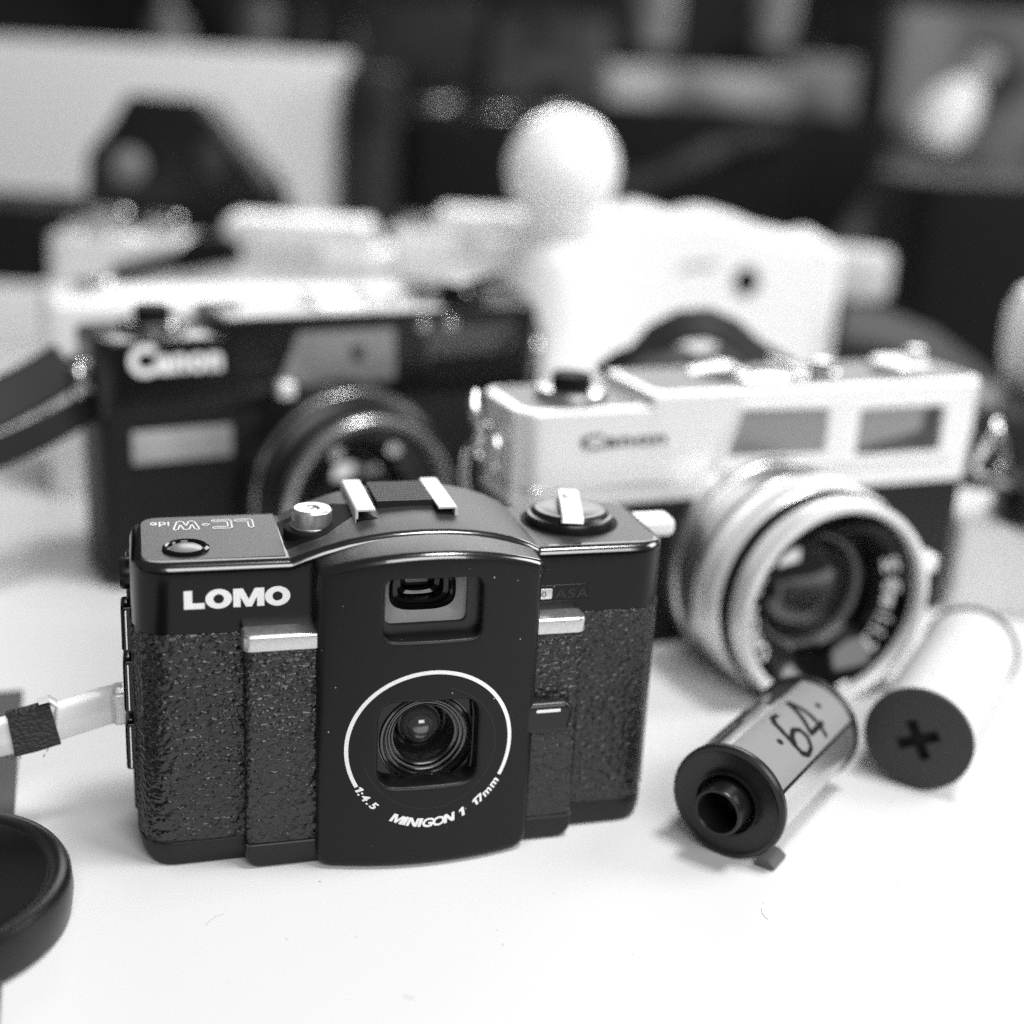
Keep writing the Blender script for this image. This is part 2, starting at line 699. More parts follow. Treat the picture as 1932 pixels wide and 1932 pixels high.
# leatherette wrapped round the body between base and top cover
grip_out = resample(rrect(-HW - .28, 5.6, HW + .28, 50.0, 0.3, 2), 1.6)
leath = MB().prism(grip_out, -DP - .25, 0.28, 0.25, 0.25, mp=FYB, grid=1.8, nf=2, holes=[(resample(rrect(-17.5, 8, 21, 48, 1), 2), 0, 0.4, False)])
MB().prism(resample(rrect(-46, 7, 46, 49, 1), 4), DP - .1, DP + .2, .1, 0, mp=lambda u, v, w: (u, w, v)).build('back_leatherette', 'leather', cam1)


def warp_leather(x, y, z):
    x2, y2, z2 = warp1(min(max(x, -HW), HW), y, z)
    # bottom corners follow the rounded base
    return (x if abs(x) <= HW else x, y2, z2)


leath.build('leatherette', 'leather', cam1, warp=warp_leather)

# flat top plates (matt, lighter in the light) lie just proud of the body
topl = rounded([(-51.2, 2.7), (-24.6, 2.7), (-24.6, 28), (-51.2, 28)], [4.0, 0.5, 0.5, 4.0])
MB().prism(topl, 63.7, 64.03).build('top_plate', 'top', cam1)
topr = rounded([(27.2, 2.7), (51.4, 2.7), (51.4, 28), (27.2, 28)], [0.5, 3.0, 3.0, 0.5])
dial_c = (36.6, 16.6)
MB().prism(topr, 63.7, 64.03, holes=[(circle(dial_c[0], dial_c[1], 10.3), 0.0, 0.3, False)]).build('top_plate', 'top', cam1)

# ---- raised grips either side of the lens panel
for sgn, x0, x1 in ((-1, -33.2, -15.0), (1, 18.0, 34.6)):
    rsg = (1.3, 0, 0, 0.0) if sgn < 0 else (0, 1.3, 0.0, 0)
    lp = resample(rrect(x0, -4.0, x1, 2.0, 0, 6, (1.4, 0.0, 0, 0) if sgn < 0 else (0, 1.4, 0, 0)), 0.8)
    MB().prism(lp, 5.7, 47.6, 0.2, 0.2, nf=2).build('raised_grip', 'leather', cam1)
    ob = rrect(x0 - .15, 0.0, x1, 5.6, 0, 6, (3.2, 0, 0, 0) if sgn < 0 else (0, 3.2, 0, 0))
    MB().prism(resample(ob, 1.5), -2.0, 4.05, 0.9, 0, mp=FYB).build('base_step', 'base', cam1)
    tl = resample(rrect(x0 - .3, -5.0, x1, 2.0, 0, 5, (1.6, 0, 0, 0) if sgn < 0 else (0, 1.6, 0, 0)), 0.8)
    MB().prism(tl, 47.6, 50.9, 0.7, 0.25).build('silver_trim', 'silver', cam1)

# base band of smooth plastic below the leatherette
bb = resample(rrect(-HW - .12, 0.0, HW + .12, 5.5, 0, 6, (5.2, 5.2, 0, 0)), 1.5)
MB().prism(bb, -DP - .12, 0.12, 0.8, 0.8, mp=FYB).build('base_plate', 'base', cam1, warp=lambda x, y, z: warp1(max(-HW, min(HW, x)), y, z)[:0] + (x, warp1(max(-HW, min(HW, x)), y, z)[1], z))

# ---- lens panel
PSX, PSA = 22.0, 3.4


def psurf(u, v):
    return 9.7 - PSA * ((u - 3.0) / PSX) ** 2


arc = []
for k in range(15):
    t = k / 14
    x = 24.5 - 44.2 * t
    s = (x - 2.4) / 22.1
    arc.append((x, 67.6 - 4.1 * abs(s) ** 2.1))
pout = rounded([(-19.5, 0.25), (24.3, 0.25)] + arc, [3.0, 4.2, 1.6] + [0] * 13 + [1.6], 6)
pout = resample(pout, 1.5)
LC = (2.3, 26.8)
sq = resample(rounded([(-8.0, 18.4), (11.9, 18.4), (11.9, 36.8), (-8.0, 36.8)], 4.0, 7), 1.2)
vf = resample(rounded([(-7.5, 49.8), (11.6, 49.8), (11.6, 62.4), (-7.5, 62.4)], 2.6, 6), 1.2)
groove = circle(LC[0], LC[1], 13.3, 96)
pan = MB().prism(pout, 0.2, 0.0, 1.6, 0, mp=FYB, surf=psurf, grid=1.6, nf=7,
                 holes=[(sq, 1.0, 4.5, False), (vf, 0.8, 3.0, False)])
# slope of the panel's top towards the back (rises to meet the hump)
panel = pan.build('lens_panel', 'panel', cam1, warp=lambda x, y, z: (x, y, z + (0.055 * max(0.0, y + 9.5) if z > 60 else 0)), smooth=38)

panel.data.materials.append(M['edge'])
for pl in panel.data.polygons:
    if pl.center.z > 0.061 and -0.96 < pl.normal.y < -0.35 and pl.normal.z > 0.25:
        pl.material_index = 1

# hairline groove round the lens, white ring with the gap for the lettering


def arc_band(rad, wd, a0, a1, off, n=90):
    mb = MB()
    ro = []
    ri = []
    for k in range(n + 1):
        a = math.radians(a0 + (a1 - a0) * k / n)
        ro.append((LC[0] + (rad + wd / 2) * math.cos(a), LC[1] + (rad + wd / 2) * math.sin(a)))
        ri.append((LC[0] + (rad - wd / 2) * math.cos(a), LC[1] + (rad - wd / 2) * math.sin(a)))
    A = mb.ring(ro, off, FYB, psurf)
    B = mb.ring(ri, off, FYB, psurf)
    A0 = mb.ring(ro, off - .08, FYB, psurf)
    B0 = mb.ring(ri, off - .08, FYB, psurf)
    for i in range(n):
        mb.bm.faces.new((A[i], A[i + 1], B[i + 1], B[i]))
        mb.bm.faces.new((A0[i], A0[i + 1], A[i + 1], A[i]))
        mb.bm.faces.new((B0[i], B0[i + 1], B[i + 1], B[i]))
    return mb


arc_band(16.45, 0.78, -28, 209, 0.05).build('white_ring', 'ink', panel)
arc_band(13.3, 0.16, -165, 75, 0.03).build('groove', 'engraved', panel)


GLY = {'M': [(0, 0), (.2, 0), (.2, .44), (.37, 0), (.51, 0), (.68, .44), (.68, 0), (.88, 0), (.88, .72), (.6, .72), (.44, .3), (.28, .72), (0, .72)],
       '1': [(.16, 0), (.37, 0), (.37, .72), (.2, .72), (0, .58), (0, .43), (.16, .5)],
       'I': [(0, 0), (.21, 0), (.21, .72), (0, .72)],
       'N': [(0, 0), (.2, 0), (.2, .42), (.52, 0), (.74, 0), (.74, .72), (.54, .72), (.54, .3), (.22, .72), (0, .72)],
       '7': [(.08, 0), (.3, 0), (.55, .58), (.55, .72), (0, .72), (0, .55), (.33, .55)]}


def glyph_bm(ch, size, shear, sx):
    if ch not in GLY:
        return None
    bm = bmesh.new()
    P = GLY[ch]
    mx = max(p[0] for p in P)
    lo = [bm.verts.new(((x - mx / 2 + shear * y) * size * sx, y * size, 0)) for x, y in P]
    V, E, F, oV, oE, oF = delaunay_2d_cdt([Vector(p) for p in P], [(i, (i + 1) % len(P)) for i in range(len(P))], [], 1, 1e-6)
    hi = [bm.verts.new((v.co.x, v.co.y, 0.05)) for v in lo]
    for f in F:
        c = (sum(V[i].x for i in f) / 3, sum(V[i].y for i in f) / 3)
        if inside(c, P):
            bm.faces.new([hi[oV[i][0]] for i in f])
    for i in range(len(lo)):
        j = (i + 1) % len(lo)
        bm.faces.new((lo[i], lo[j], hi[j], hi[i]))
    return bm


def arc_text(body, size, a_start, a_end, rad, bold, shear):
    """letters along the lower arc, reading left to right, feet outward"""
    out = []
    n = len(body)
    ws = [{'I': .42, '1': .55, '.': .35, ':': .4, ' ': .5, 'M': 1.1, 'm': 1.25, 'G': 1.0, 'O': 1.05, 'N': 1.0}.get(c, 0.8) for c in body]
    tot = sum(ws)
    acc = 0
    for c, wv in zip(body, ws):
        mid = acc + wv / 2
        acc += wv
        if c == ' ':
            continue
        ang = math.radians(a_start + (a_end - a_start) * mid / tot)
        bm = glyph_bm(c, size, shear, 1.12) or text_bm(c, size, bold, shear, 1.2, align='CENTER')

        def fn(co, ang=ang):
            # up of the letter points to the ring centre
            up = (-math.cos(ang), -math.sin(ang))
            rt = (-math.sin(ang), math.cos(ang))
            u = LC[0] + rad * math.cos(ang) + rt[0] * co.x + up[0] * (co.y)
            v = LC[1] + rad * math.sin(ang) + rt[1] * co.x + up[1] * (co.y)
            return FYB(u, v, psurf(u, v) + 0.03 + co.z)
        out.append((bm, fn))
    return out


text_obj('lettering', arc_text('MINIGON 1', 2.65, -117, -64, 17.4, 0.035, 0.2), 'ink', panel, None)
text_obj('lettering', arc_text('1:4.5', 2.2, -151, -129.5, 17.1, 0.03, 0.15), 'ink', panel, None)
text_obj('lettering', arc_text('17mm', 2.3, -56, -31, 17.1, 0.03, 0.15), 'ink', panel, None)

# ---- lens seen down the square opening
lens = MB()
o = (2.3, 0, 26.6)
lens.lathe([(11.0, 4.4), (9.5, 4.4), (9.2, 4.8), (8.8, 4.9), (8.6, 4.6), (8.5, 3.9), (8.3, 3.8), (8.1, 4.2), (7.9, 4.2), (7.8, 3.3), (7.6, 3.2), (7.4, 3.6), (7.15, 3.55), (7.0, 2.6), (6.8, 2.5), (6.6, 2.9), (6.35, 2.8),
            (6.2, 1.9), (5.9, 1.3), (5.2, -0.9), (4.7, -2.2), (4.45, -2.5), (4.35, -1.9), (4.1, -1.8), (3.9, -2.3), (3.8, -3.5)], o, (0, -1, 0), 96)
lens = lens.build('lens_barrel', M['edge'], cam1, smooth=28)
MB().lathe([(4.1, -2.3), (3.95, -1.5), (3.6, -0.9), (3.1, -0.35), (2.95, -0.4)], o, (0, -1, 0), 64).build('inner_ring', M['ringgrey'], lens)
MB().lathe([(3.1, -0.7), (2.9, -0.1), (2.4, 0.6), (1.7, 1.1), (0.9, 1.4), (0, 1.45)], o, (0, -1, 0), 64).build('front_glass', M['glass'], lens, smooth=80)
# square light baffle just inside the opening
MB().prism(resample(rounded([(-9.0, 17.0), (13.2, 17.0), (13.2, 38), (-9.0, 38)], 4.4, 6), 1.5), 4.6, 5.4, 0, 0,
           holes=[(circle(LC[0], LC[1] - .1, 9.75, 72), 0.2, 0.7, False)], mp=FYB).build('baffle', 'gloss', lens)
# frame lip on the right of the opening
MB().tube([(11.2, -6.6, 20.5), (11.4, -6.8, 23), (11.45, -6.9, 28), (11.4, -6.8, 33), (11.1, -6.6, 35)], 0.3, 8).build('baffle_rib', 'bkplastic', lens)

# ---- viewfinder window
vfo = MB().prism(resample(rounded([(-8.4, 48.9), (12.4, 48.9), (12.4, 63.2), (-8.4, 63.2)], 2.6, 5), 1.5), 4.4, 6.6, 0.0, 0, mp=FYB,
                 holes=[(resample(rounded([(-6.9, 52.2), (9.2, 52.2), (9.2, 61.9), (-6.9, 61.9)], 1.6, 5), 1), 0.0, 2.1, False)])
vfo = vfo.build('viewfinder_surround', 'bkplastic', cam1)
# light plastic funnel: outer rect front, rounded inner opening deeper
mb = MB()
fo = resample(rounded([(-6.9, 52.2), (9.2, 52.2), (9.2, 61.9), (-6.9, 61.9)], 1.6, 6), 0.7)
N = len(fo)


def inner_loop(sc):
    cx, cz = 0.8, 58.4
    out = []
    for (u, v) in fo:
        a = math.atan2((v - 57.05) / 4.85, (u - 1.15) / 8.05)
        rr = (abs(math.cos(a)) ** 3.2 + abs(math.sin(a)) ** 3.2) ** (-1 / 3.2)
        out.append((cx + 6.6 * sc * rr * math.cos(a), cz + 4.2 * sc * rr * math.sin(a)))
    return out


A = mb.ring(fo, 5.4, FYB); B = mb.ring(inner_loop(1.0), 4.2, FYB)
mb.bridge(A, B)
mb.build('window_frame', 'vfframe', vfo)
mb = MB()
prev = mb.ring(inner_loop(1.0), 4.2, FYB)
for k, (sc, w_) in enumerate([(0.93, 3.6), (0.86, 3.3), (0.84, 2.2), (0.7, 2.0), (0.66, -0.6), (0.52, -0.9), (0.5, -3.5)]):
    cur = mb.ring(inner_loop(sc), w_, FYB)
    mb.bridge(prev, cur); prev = cur
mb.bm.faces.new(prev)
mb.build('window_tunnel', 'gloss', vfo, smooth=25)
MB().prism(rrect(-1.6, 57.2, 3.6, 61.0, 0.8), -3.4, -2.2, 0.25, 0, mp=FYB).build('eyepiece_glass', 'darkglass', vfo)
MB().prism(rrect(-2.3, 56.4, 4.3, 61.6, 0.9), -3.45, -2.9, 0.25, 0, mp=FYB).build('eyepiece_frame', 'bkplastic', vfo)

# ---- LOMO lettering on the top cover front
mb = MB()
z0, z1 = 55.05, 58.75
W_ = 0.02
mb.flat([(-43.9, z0), (-40.1, z0), (-40.1, z0 + 1.15), (-42.35, z0 + 1.15), (-42.35, z1), (-43.9, z1)], W_, FYB)


def oval(mb, cx, rx, irx, irz):
    zc = (z0 + z1) / 2
    n = 40
    ro = [(cx + rx * math.cos(2 * PI * k / n), zc + 1.98 * math.sin(2 * PI * k / n)) for k in range(n)]
    ri = [(cx + irx * math.cos(2 * PI * k / n), zc + irz * math.sin(2 * PI * k / n)) for k in range(n)]
    mb.prism(ro, W_, W_ + .05, mp=FYB, holes=[(ri, 0, .05, False)])


oval(mb, -37.5, 2.45, 0.98, 0.95)
x = -34.8
mb.flat([(x, z0), (x + 1.35, z0), (x + 1.35, z0 + 2.0), (x + 2.35, z0), (x + 3.45, z0), (x + 4.45, z0 + 2.0), (x + 4.45, z0), (x + 5.8, z0), (x + 5.8, z1), (x + 4.0, z1), (x + 2.9, z0 + 1.5), (x + 1.8, z1), (x, z1)], W_, FYB)
oval(mb, -26.5, 2.4, 0.98, 0.95)
mb.build('lettering', 'ink', body)

# ---- LC-Wide on the top plate, upside down for the viewer


def outline_stroke(mb, pts, wd, fn, closed=True, w=0.0, th=0.05):
    n = len(pts)
    for i in range(n if closed else n - 1):
        a = Vector(pts[i]); b = Vector(pts[(i + 1) % n])
        t = (b - a).normalized(); nn = Vector((-t.y, t.x)) * wd / 2
        a2 = a - t * wd / 2; b2 = b + t * wd / 2
        lp = [a2 - nn, b2 - nn, b2 + nn, a2 + nn]
        mb.flat([fn(p.x, p.y) for p in lp], 64.07 + w, ID, None, th)


# local letter coords: x to the reader's right, y up; rotated half a turn on the plate
FT = lambda a, b: (-29.2 - a * 0.76, 25.0 - b)
mb = MB()
H = 5.2
wd = 0.3
outline_stroke(mb, [(0, 0), (4.6, 0), (4.6, 1.2), (1.2, 1.2), (1.2, H), (0, H)], wd, FT)
outline_stroke(mb, [(5.6, 0), (10.6, 0), (10.6, 1.0), (6.6, 1.0), (6.6, H - 1.0), (10.6, H - 1.0), (10.6, H), (5.6, H)], wd, FT)
outline_stroke(mb, [(11.4, 2.0), (13.2, 2.0), (13.2, 3.0), (11.4, 3.0)], wd, FT)
outline_stroke(mb, [(14.0, H), (15.2, 0), (16.6, 0), (17.4, 3.0), (18.2, 0), (19.6, 0), (20.8, H), (19.6, H), (18.9, 2.0), (18.0, H), (16.8, H), (15.9, 2.0), (15.2, H)], wd, FT)
mb.build('lettering', 'greyink', body)
text_obj('lettering', [(text_bm('ide', 4.0, 0.0, 0, 1.1), lambda co: (*FT(21.4 + co.x, co.y), 64.07 + co.z))], 'greyink', body, None)

# ---- light cell window on the left of the top plate
lc = MB().lathe([(3.0, -0.1), (4.5, 0.0), (4.4, 0.45), (3.9, 0.75), (3.5, 0.6), (3.2, 0.1)], (-43.0, 8.6, 64.05), (0, 0, 1), 48).build('cell_window', 'gloss', cam1)
MB().lathe([(3.3, 0.05), (2.6, 0.45), (1.3, 0.7), (0, 0.78)], (-43.0, 8.6, 64.05), (0, 0, 1), 40).build('window_lens', 'frost', lc, smooth=80)

# ---- shutter button in its dished surround
hz = lambda x: 64
MB().lathe([(0, 66.2), (5.0, 66.2), (5.4, 66.0), (5.6, 65.6), (5.6, 62)], (-18.4, 13.2, 0), (0, 0, 1), 48).build('button_collar', 'matt', cam1)
sb = MB().lathe([(0, 66.0), (4.2, 66.0), (4.2, 66.5), (4.0, 66.6), (4.0, 69.6), (3.7, 70.0), (3.4, 70.1), (1.7, 70.05), (1.4, 69.9), (1.2, 69.4), (0, 69.4)], (-18.4, 13.2, 0), (0, 0, 1), 56).build('shutter_button', 'silver', cam1)
MB().lathe([(1.0, 69.35), (0.95, 69.75), (0.5, 69.8), (0.45, 69.2), (0, 69.2)], (-18.4, 13.2, 0), (0, 0, 1), 24).build('release_thread', 'chrome', sb)
# dark finger dish cut in the hump beside the button


def hump_z(x, y):
    pts = sorted(hump)
    for (xa, za), (xb, zb) in zip(pts[:-1], pts[1:]):
        if xa <= x <= xb:
            z = za + (zb - za) * (x - xa) / (xb - xa)
            return z + (z - 64.0) * 0.38 * max(0, min(1, y / 26.0)) if z > 64 else z
    return 64.0


mb = MB()
dl = resample(rounded([(-24.2, 6.2), (-17.0, 6.0), (-9.6, 13.0), (-9.4, 18.0), (-13.5, 21.2), (-24.4, 23.0)], [1, 3, 3, 3, 4, .5], 5), 0.9)
mb.prism(dl, -0.3, 0.06, surf=lambda u, v: 0, mp=lambda u, v, w: (u, v, hump_z(u, v) + w), grid=1.0)
mb.build('button_dish', 'matt', cam1)

# ---- accessory shoe
for x in (-10.4, 6.3):
    mb = MB()
    s = 1 if x < 0 else -1
    # folded rail: a top flange standing on an outer wall
    xo = x if x < 0 else x + 4.0
    prof = rounded([(xo, 67.6), (xo + .6 * s, 67.6), (xo + .6 * s, 70.2), (xo + 4.0 * s, 70.2), (xo + 4.0 * s, 70.8), (xo, 70.8)], [0, 0, .2, .15, .3, .7], 4)
    if s < 0: prof = prof[::-1]
    mb.prism(prof, -28.5, -8.8, 0.12, 0.12, mp=FYB)
    mb.build('shoe_rail', 'silverlight', cam1)
MB().box(-10.2, 10.0, 8.8, 28.5, 67.4, 68.75).build('shoe_plate', 'matt', cam1)
mb = MB()
pr = [(13.6, 69.0)]
y = 13.6
while y < 27.0:
    pr += [(y + .1, 70.75), (y + .85, 70.75), (y + 1.05, 70.4), (y + 1.3, 70.4)]
    y += 1.35
pr += [(y, 69.0)]
mb.prism(pr[::-1], -5.3, 6.4, 0, 0, mp=FX)
mb.build('shoe_pad', 'padmat', cam1, smooth=20)

# ---- rewind knob with folding crank, sunk in the right top plate
rk = MB().lathe([(0, 64.15), (10.0, 64.1), (10.35, 64.2), (10.35, 64.0)], (dial_c[0], dial_c[1], 0), (0, 0, 1), 64).build('rewind_knob', 'matt', cam1)
MB().lathe([(9.3, 64.1), (9.3, 65.3), (9.0, 65.8), (8.3, 66.0), (7.6, 66.9), (7.3, 67.0), (5.5, 66.75), (3.0, 66.45), (0, 66.4)], (dial_c[0], dial_c[1], 0), (0, 0, 1), 64).build('knob_dish', 'bkplastic', rk)
a = math.radians(76)
dx, dy = math.cos(a), math.sin(a)
mb = MB()
mb.ribbon([(dial_c[0] - dx * 9.2, dial_c[1] - dy * 9.2, 66.4), (dial_c[0] - dx * 8.6, dial_c[1] - dy * 8.6, 67.5), (dial_c[0] - dx * 6, dial_c[1] - dy * 6, 67.75), (dial_c[0], dial_c[1], 67.8),
           (dial_c[0] + dx * 8.5, dial_c[1] + dy * 8.5, 67.8)], 4.6, 0.9, (-dy, dx, 0))
cr = mb.build('crank', 'silverlight', rk)
MB().lathe([(0, 68.9), (1.3, 68.9), (1.6, 68.6), (1.6, 68.1)], (dial_c[0] + dx * 4, dial_c[1] + dy * 4, 0), (0, 0, 1), 24).build('crank_rivet', 'silverlight', rk)

# ---- frame-count / speed window beside the lens panel with embossed letters
asaf = MB().prism(resample(rrect(20, 52.6, 36.4, 56.2, 0.3), 1.5), -0.5, 0.18, 0.12, 0, mp=FYB,
                  holes=[(resample(rrect(20.6, 53.0, 36.0, 55.8, 0.2), 1.5), 0.0, 0.14, True)]).build('speed_window', 'paint', cam1)
MB().prism(rrect(24.0, 53.3, 28.4, 55.5, 0.3), 0.0, 0.3, 0.1, 0, mp=FYB).build('speed_glass', 'silver', asaf)
text_obj('lettering', [(text_bm('ASA', 2.9, 0.02, 0, 1.25, 1.15, 0.12), lambda co: (29.0 + co.x, -0.04 - co.z, 53.3 + co.y))], 'engraved', asaf, None)
text_obj('lettering', [(text_bm('100', 1.9, 0.0, 0, 1.0, 1.0, 0.03), lambda co: (24.3 + co.x, -0.3 - co.z, 53.7 + co.y))], 'engraved', asaf, None)

# ---- lever at the side of the lens panel with its white index
lv = MB().prism(resample(rounded([(20, 26.4), (31.6, 26.4), (32.6, 31.6), (31.0, 33.2), (20, 33.2)], [0, 1.5, 1.4, 1.2, 0], 4), 1.0), 2.0, 6.9, 1.3, 0.2, mp=FYB).build('aperture_lever', 'bkplastic', cam1)
MB().prism(rrect(24.5, 31.3, 29.6, 31.95, 0.25), 6.6, 6.95, mp=FYB).build('index_mark', 'ink', lv)

# ---- screw head peeping out beside the top corner of the panel
MB().lathe([(2.2, 0), (2.2, 1.6), (1.8, 2.1), (0, 2.2)], (23.9, 0, 60.2), (0, -1, 0), 24).build('screw', 'gloss', cam1)

# ---- back door and its latches on the left edge, winder stud on the right
MB().prism(resample(rrect(-HW - .9, 4.5, -HW + 2, 58.5, 0.9), 2), -26.0, -15.0, 0.6, 0.6, mp=FYB).build('back_door', 'bkplastic', cam1)
for za, zb in ((42, 51.5), (28.8, 40), (16.0, 26.3)):
    l = MB().prism(rrect(-HW - 2.1, za, -HW + 1, zb, 0.7), -17.5, -11.5, 0.4, 0.4, mp=FYB).build('door_catch', 'gloss', cam1)
    MB().prism(rrect(-HW - 1.3, za + .6, -HW - .9, zb - .6, 0.15), -11.6, -11.1, 0.1, 0, mp=FYB).build('catch_edge', 'chrome', l)
MB().lathe([(0, 1.5), (3.0, 1.5), (3.2, 1.0), (3.2, -1)], (-HW - .5, 17, 56.5), (-1, 0, 0), 24).build('side_button', 'bkplastic', cam1)
MB().box(50, 62.5, 19.0, 26.0, 58.2, 62.6, 1.6).build('advance_tab', 'silverlight', cam1)

# ---- wrist band fixed to the left side
band = MB()
bp = [(-55.2, 22, 26.5), (-60, 22.3, 25.3), (-66, 21.5, 24.0), (-72, 20.5, 22.7), (-80, 19.5, 21.5), (-92, 18, 20.4), (-110, 16, 19)]
band.ribbon(bp, 8.0, 0.9, (0, 0.25, 1))
lugp = MB().box(-58, -53, 18.5, 25, 22.4, 29.6, .8).build('strap_lug', 'satin', cam1)
st = thing('wrist_strap', 'clear wrist band wrapped in black cloth tape, running left from the small black camera', 'strap', (-56, 22, 0))
xf = Matrix.Translation((56, -22, 0))
band.build('band', 'clearstrap', st, xf=xf)
tp = MB()
tp.ribbon([(-69.5, 21.0, 23.3), (-74, 20.3, 22.4), (-78, 19.8, 21.9)], 9.6, 2.4, (0, 0.25, 1))
tp.build('tape', 'tape', st, xf=xf)
fr_ = MB()
for k in range(26):
    zz = 20.4 + random.uniform(-3.3, -2.4) if k % 2 else 22.8 + random.uniform(3.6, 4.4)
    xx = random.uniform(-80, -70)
    fr_.tube([(xx, 19.3, zz), (xx + random.uniform(-.4, .4), 19.2 + random.uniform(-.5, .5), zz + random.choice((-.7, .7)))], 0.09, 5)
fr_.build('frayed_thread', 'tape', st, xf=xf)
MB().ribbon([(-69.2, 21.1, 23.4), (-68.9, 21.2, 27.2), (-70.5, 21.0, 28.6), (-72.5, 20.6, 28.2)], 3.0, 0.5, (0, 1, 0)).build('plastic_tag', 'clearstrap', st, xf=xf)


# ================================================================== RANGEFINDER CAMERAS
def rangefinder(name, label, loc, deg, black):
    t = thing(name, label, 'camera', loc, deg)
    L, D_ = 147.0, 31.0
    top, bt = (77.3 if black else 75.8), (50.6 if black else 46.2)
    plan = resample(rrect(0, 0, L, D_, 6.5, 7), 4)
    MB().prism(inset(plan, .8), 3.5, bt + 2, .3, .3).build('body', 'rangeleather', t)
    MB().prism(inset(plan, .4), 0, 4, .3, 1.2).build('base_plate', 'blackenamel' if black else 'satin', t)
    cm = 'blackenamel' if black else 'satin'
    tp = MB().prism(plan, bt, 72.4, 1.0, 0.6)
    tp.prism(resample(rrect(37.5, -0.15, L + .1, D_ - .1, 5.0, 6, (0.3, 6.4, 6.4, 1)), 4), 60, top, 1.0, 0)
    tpo = tp.build('top_cover', cm, t)
    if not black:
        MB().prism(inset(plan, -.25), 51.3, 52.2, .2, .2).build('cover_ridge', 'chrome', t)
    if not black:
        MB().prism(resample(rrect(40, 3.2, L - 2.5, D_ - 2, 4), 4), top - .1, top + .12).build('top_plate', 'topreflection', t)  # grey skin painted as the dark surroundings mirrored in the silver top
        MB().prism(resample(rrect(3, 3.2, 36, D_ - 2, 4), 4), 72.3, 72.55).build('top_plate', 'topreflection', t)
    # windows
    if black:
        MB().prism(resample(rounded([(54.0, 56.7), (93.0, 56.7), (92.5, 72.4), (60.5, 72.4)], 1.0), 3), -0.3, .35, .2, 0, mp=FYB).build('rangefinder_window', 'windowgrey', t)
        MB().prism(circle(80, 65.8, 2.6, 24), 0, .6, .1, 0, mp=FYB).build('cell_window', 'darkglass', t)
        MB().prism(resample(rrect(104, 56.4, 136, 72, 1.0), 3), -.3, .3, .2, 0, mp=FYB).build('viewfinder_window', 'darkglass', t)
    else:
        MB().prism(resample(rounded([(56.5, 54.2), (138.0, 53.4), (138.0, 72.2), (64.0, 72.8)], 1.0), 3), -.3, 1.0, .5, 0, mp=FYB,
                   holes=[(rounded([(60.6, 57.8), (92.2, 57.2), (92.2, 70.2), (64.2, 70.8)], .8), .3, .9, False), (rrect(102.4, 55.6, 132, 69.4, 1.0), .3, .9, False)]).build('window_surround', cm, t)
        MB().prism(rounded([(60.9, 58.0), (91.9, 57.4), (91.9, 69.9), (64.4, 70.5)], .8), -.25, .3, mp=FYB).build('rangefinder_window', 'windowgrey', t)
        MB().prism(rrect(102.7, 55.9, 131.7, 69.1, 1), -.25, .3, mp=FYB).build('viewfinder_window', 'windowgrey', t)
        MB().prism(rounded([(103, 56), (131.5, 56), (131.5, 68.9), (125.5, 68.9), (124.5, 62), (104, 58)], .3), .31, .37, mp=FYB).build('painted_window_shade', 'g10', t)  # dark patch painted as the shade in the viewfinder glass
    # maker's lettering
    col = 'ink' if black else 'matt'
    if black:
        big, sm, x0, zb, xs = 11.2, 9.4, 9.2, 63.2, 1.0
    else:
        big, sm, x0, zb, xs = 5.6, 5.0, 16.6, 62.6, 1.8
    bold = 0.05 if black else 0.02
    b1 = text_bm('C', big, bold, 0, xs)
    b2 = text_bm('anon', sm, bold, 0, xs, 1.05)
    cw = max(v.co.x for v in b1.verts)
    text_obj('lettering', [(b1, lambda co: (x0 + co.x, -.36 - co.z, zb - .4 + co.y)), (b2, lambda co: (x0 + cw + .3 + co.x, -.36 - co.z, zb + co.y))], col, t, None)
    if black:
        MB().prism(rrect(9.4, 37.2, 39.4, 46.4, .6), -1, .35, .2, 0, mp=FYB).build('name_plate', 'g40', t)
        for x in (104.4, 113.9):
            MB().lathe([(2.4, 0), (2.4, .8), (1.6, 1.8), (0, 2.2)], (x - 2, -.1, 72.4), (0, -1, 0), 20).build('stud', 'chrome', t)
    # lens
    c = (73.0 if black else 75.4, 0, 25.2 if black else 26.8)
    ax = (0, -1, 0)
    if black:
        lb = MB().lathe([(33, 0), (33, 6), (32, 8), (29.5, 8.4), (29.5, 12), (31.5, 12.5), (31.5, 19), (30, 20), (28, 20.5), (28, 24), (26, 24.5)], c, ax, 80).build('lens_barrel', 'bkplastic', t)
        MB().lathe([(31.9, 12.6), (32.2, 13), (32.2, 15.4), (31.9, 15.8)], c, ax, 80).build('focus_ring', 'lensmetal', lb)
        MB().lathe([(27.2, 22), (27.4, 28.5), (26.8, 29.3), (25.2, 29.3), (24.8, 28.5), (23.4, 24)], c, ax, 80).build('front_ring', 'lensmetal', lb)
        MB().lathe([(23.6, 26.5), (16, 22), (14.5, 19), (14.5, 18)], c, ax, 64).build('name_ring', 'gloss', lb)
        MB().lathe([(14.6, 18), (12, 20.5), (7, 22), (0, 22.6)], c, ax, 48).build('front_glass', 'darkglass', lb, smooth=80)
        for a0 in (120, 60, 200, 330, 270):
            a_ = math.radians(a0)
            MB().lathe([(2.2, 0), (2.2, .5), (0, .6)], (c[0] + 18.8 * math.cos(a_), -23.6, c[2] + 18.8 * math.sin(a_)), (-.7 * math.cos(a_), -1, -.7 * math.sin(a_)), 14).build('ring_mark', 'satin', lb)
        MB().knurl((c[0], 0, c[2]), ax, 31.0, 8.6, 12.4, 60, .7).build('knurled_ring', 'matt', lb)
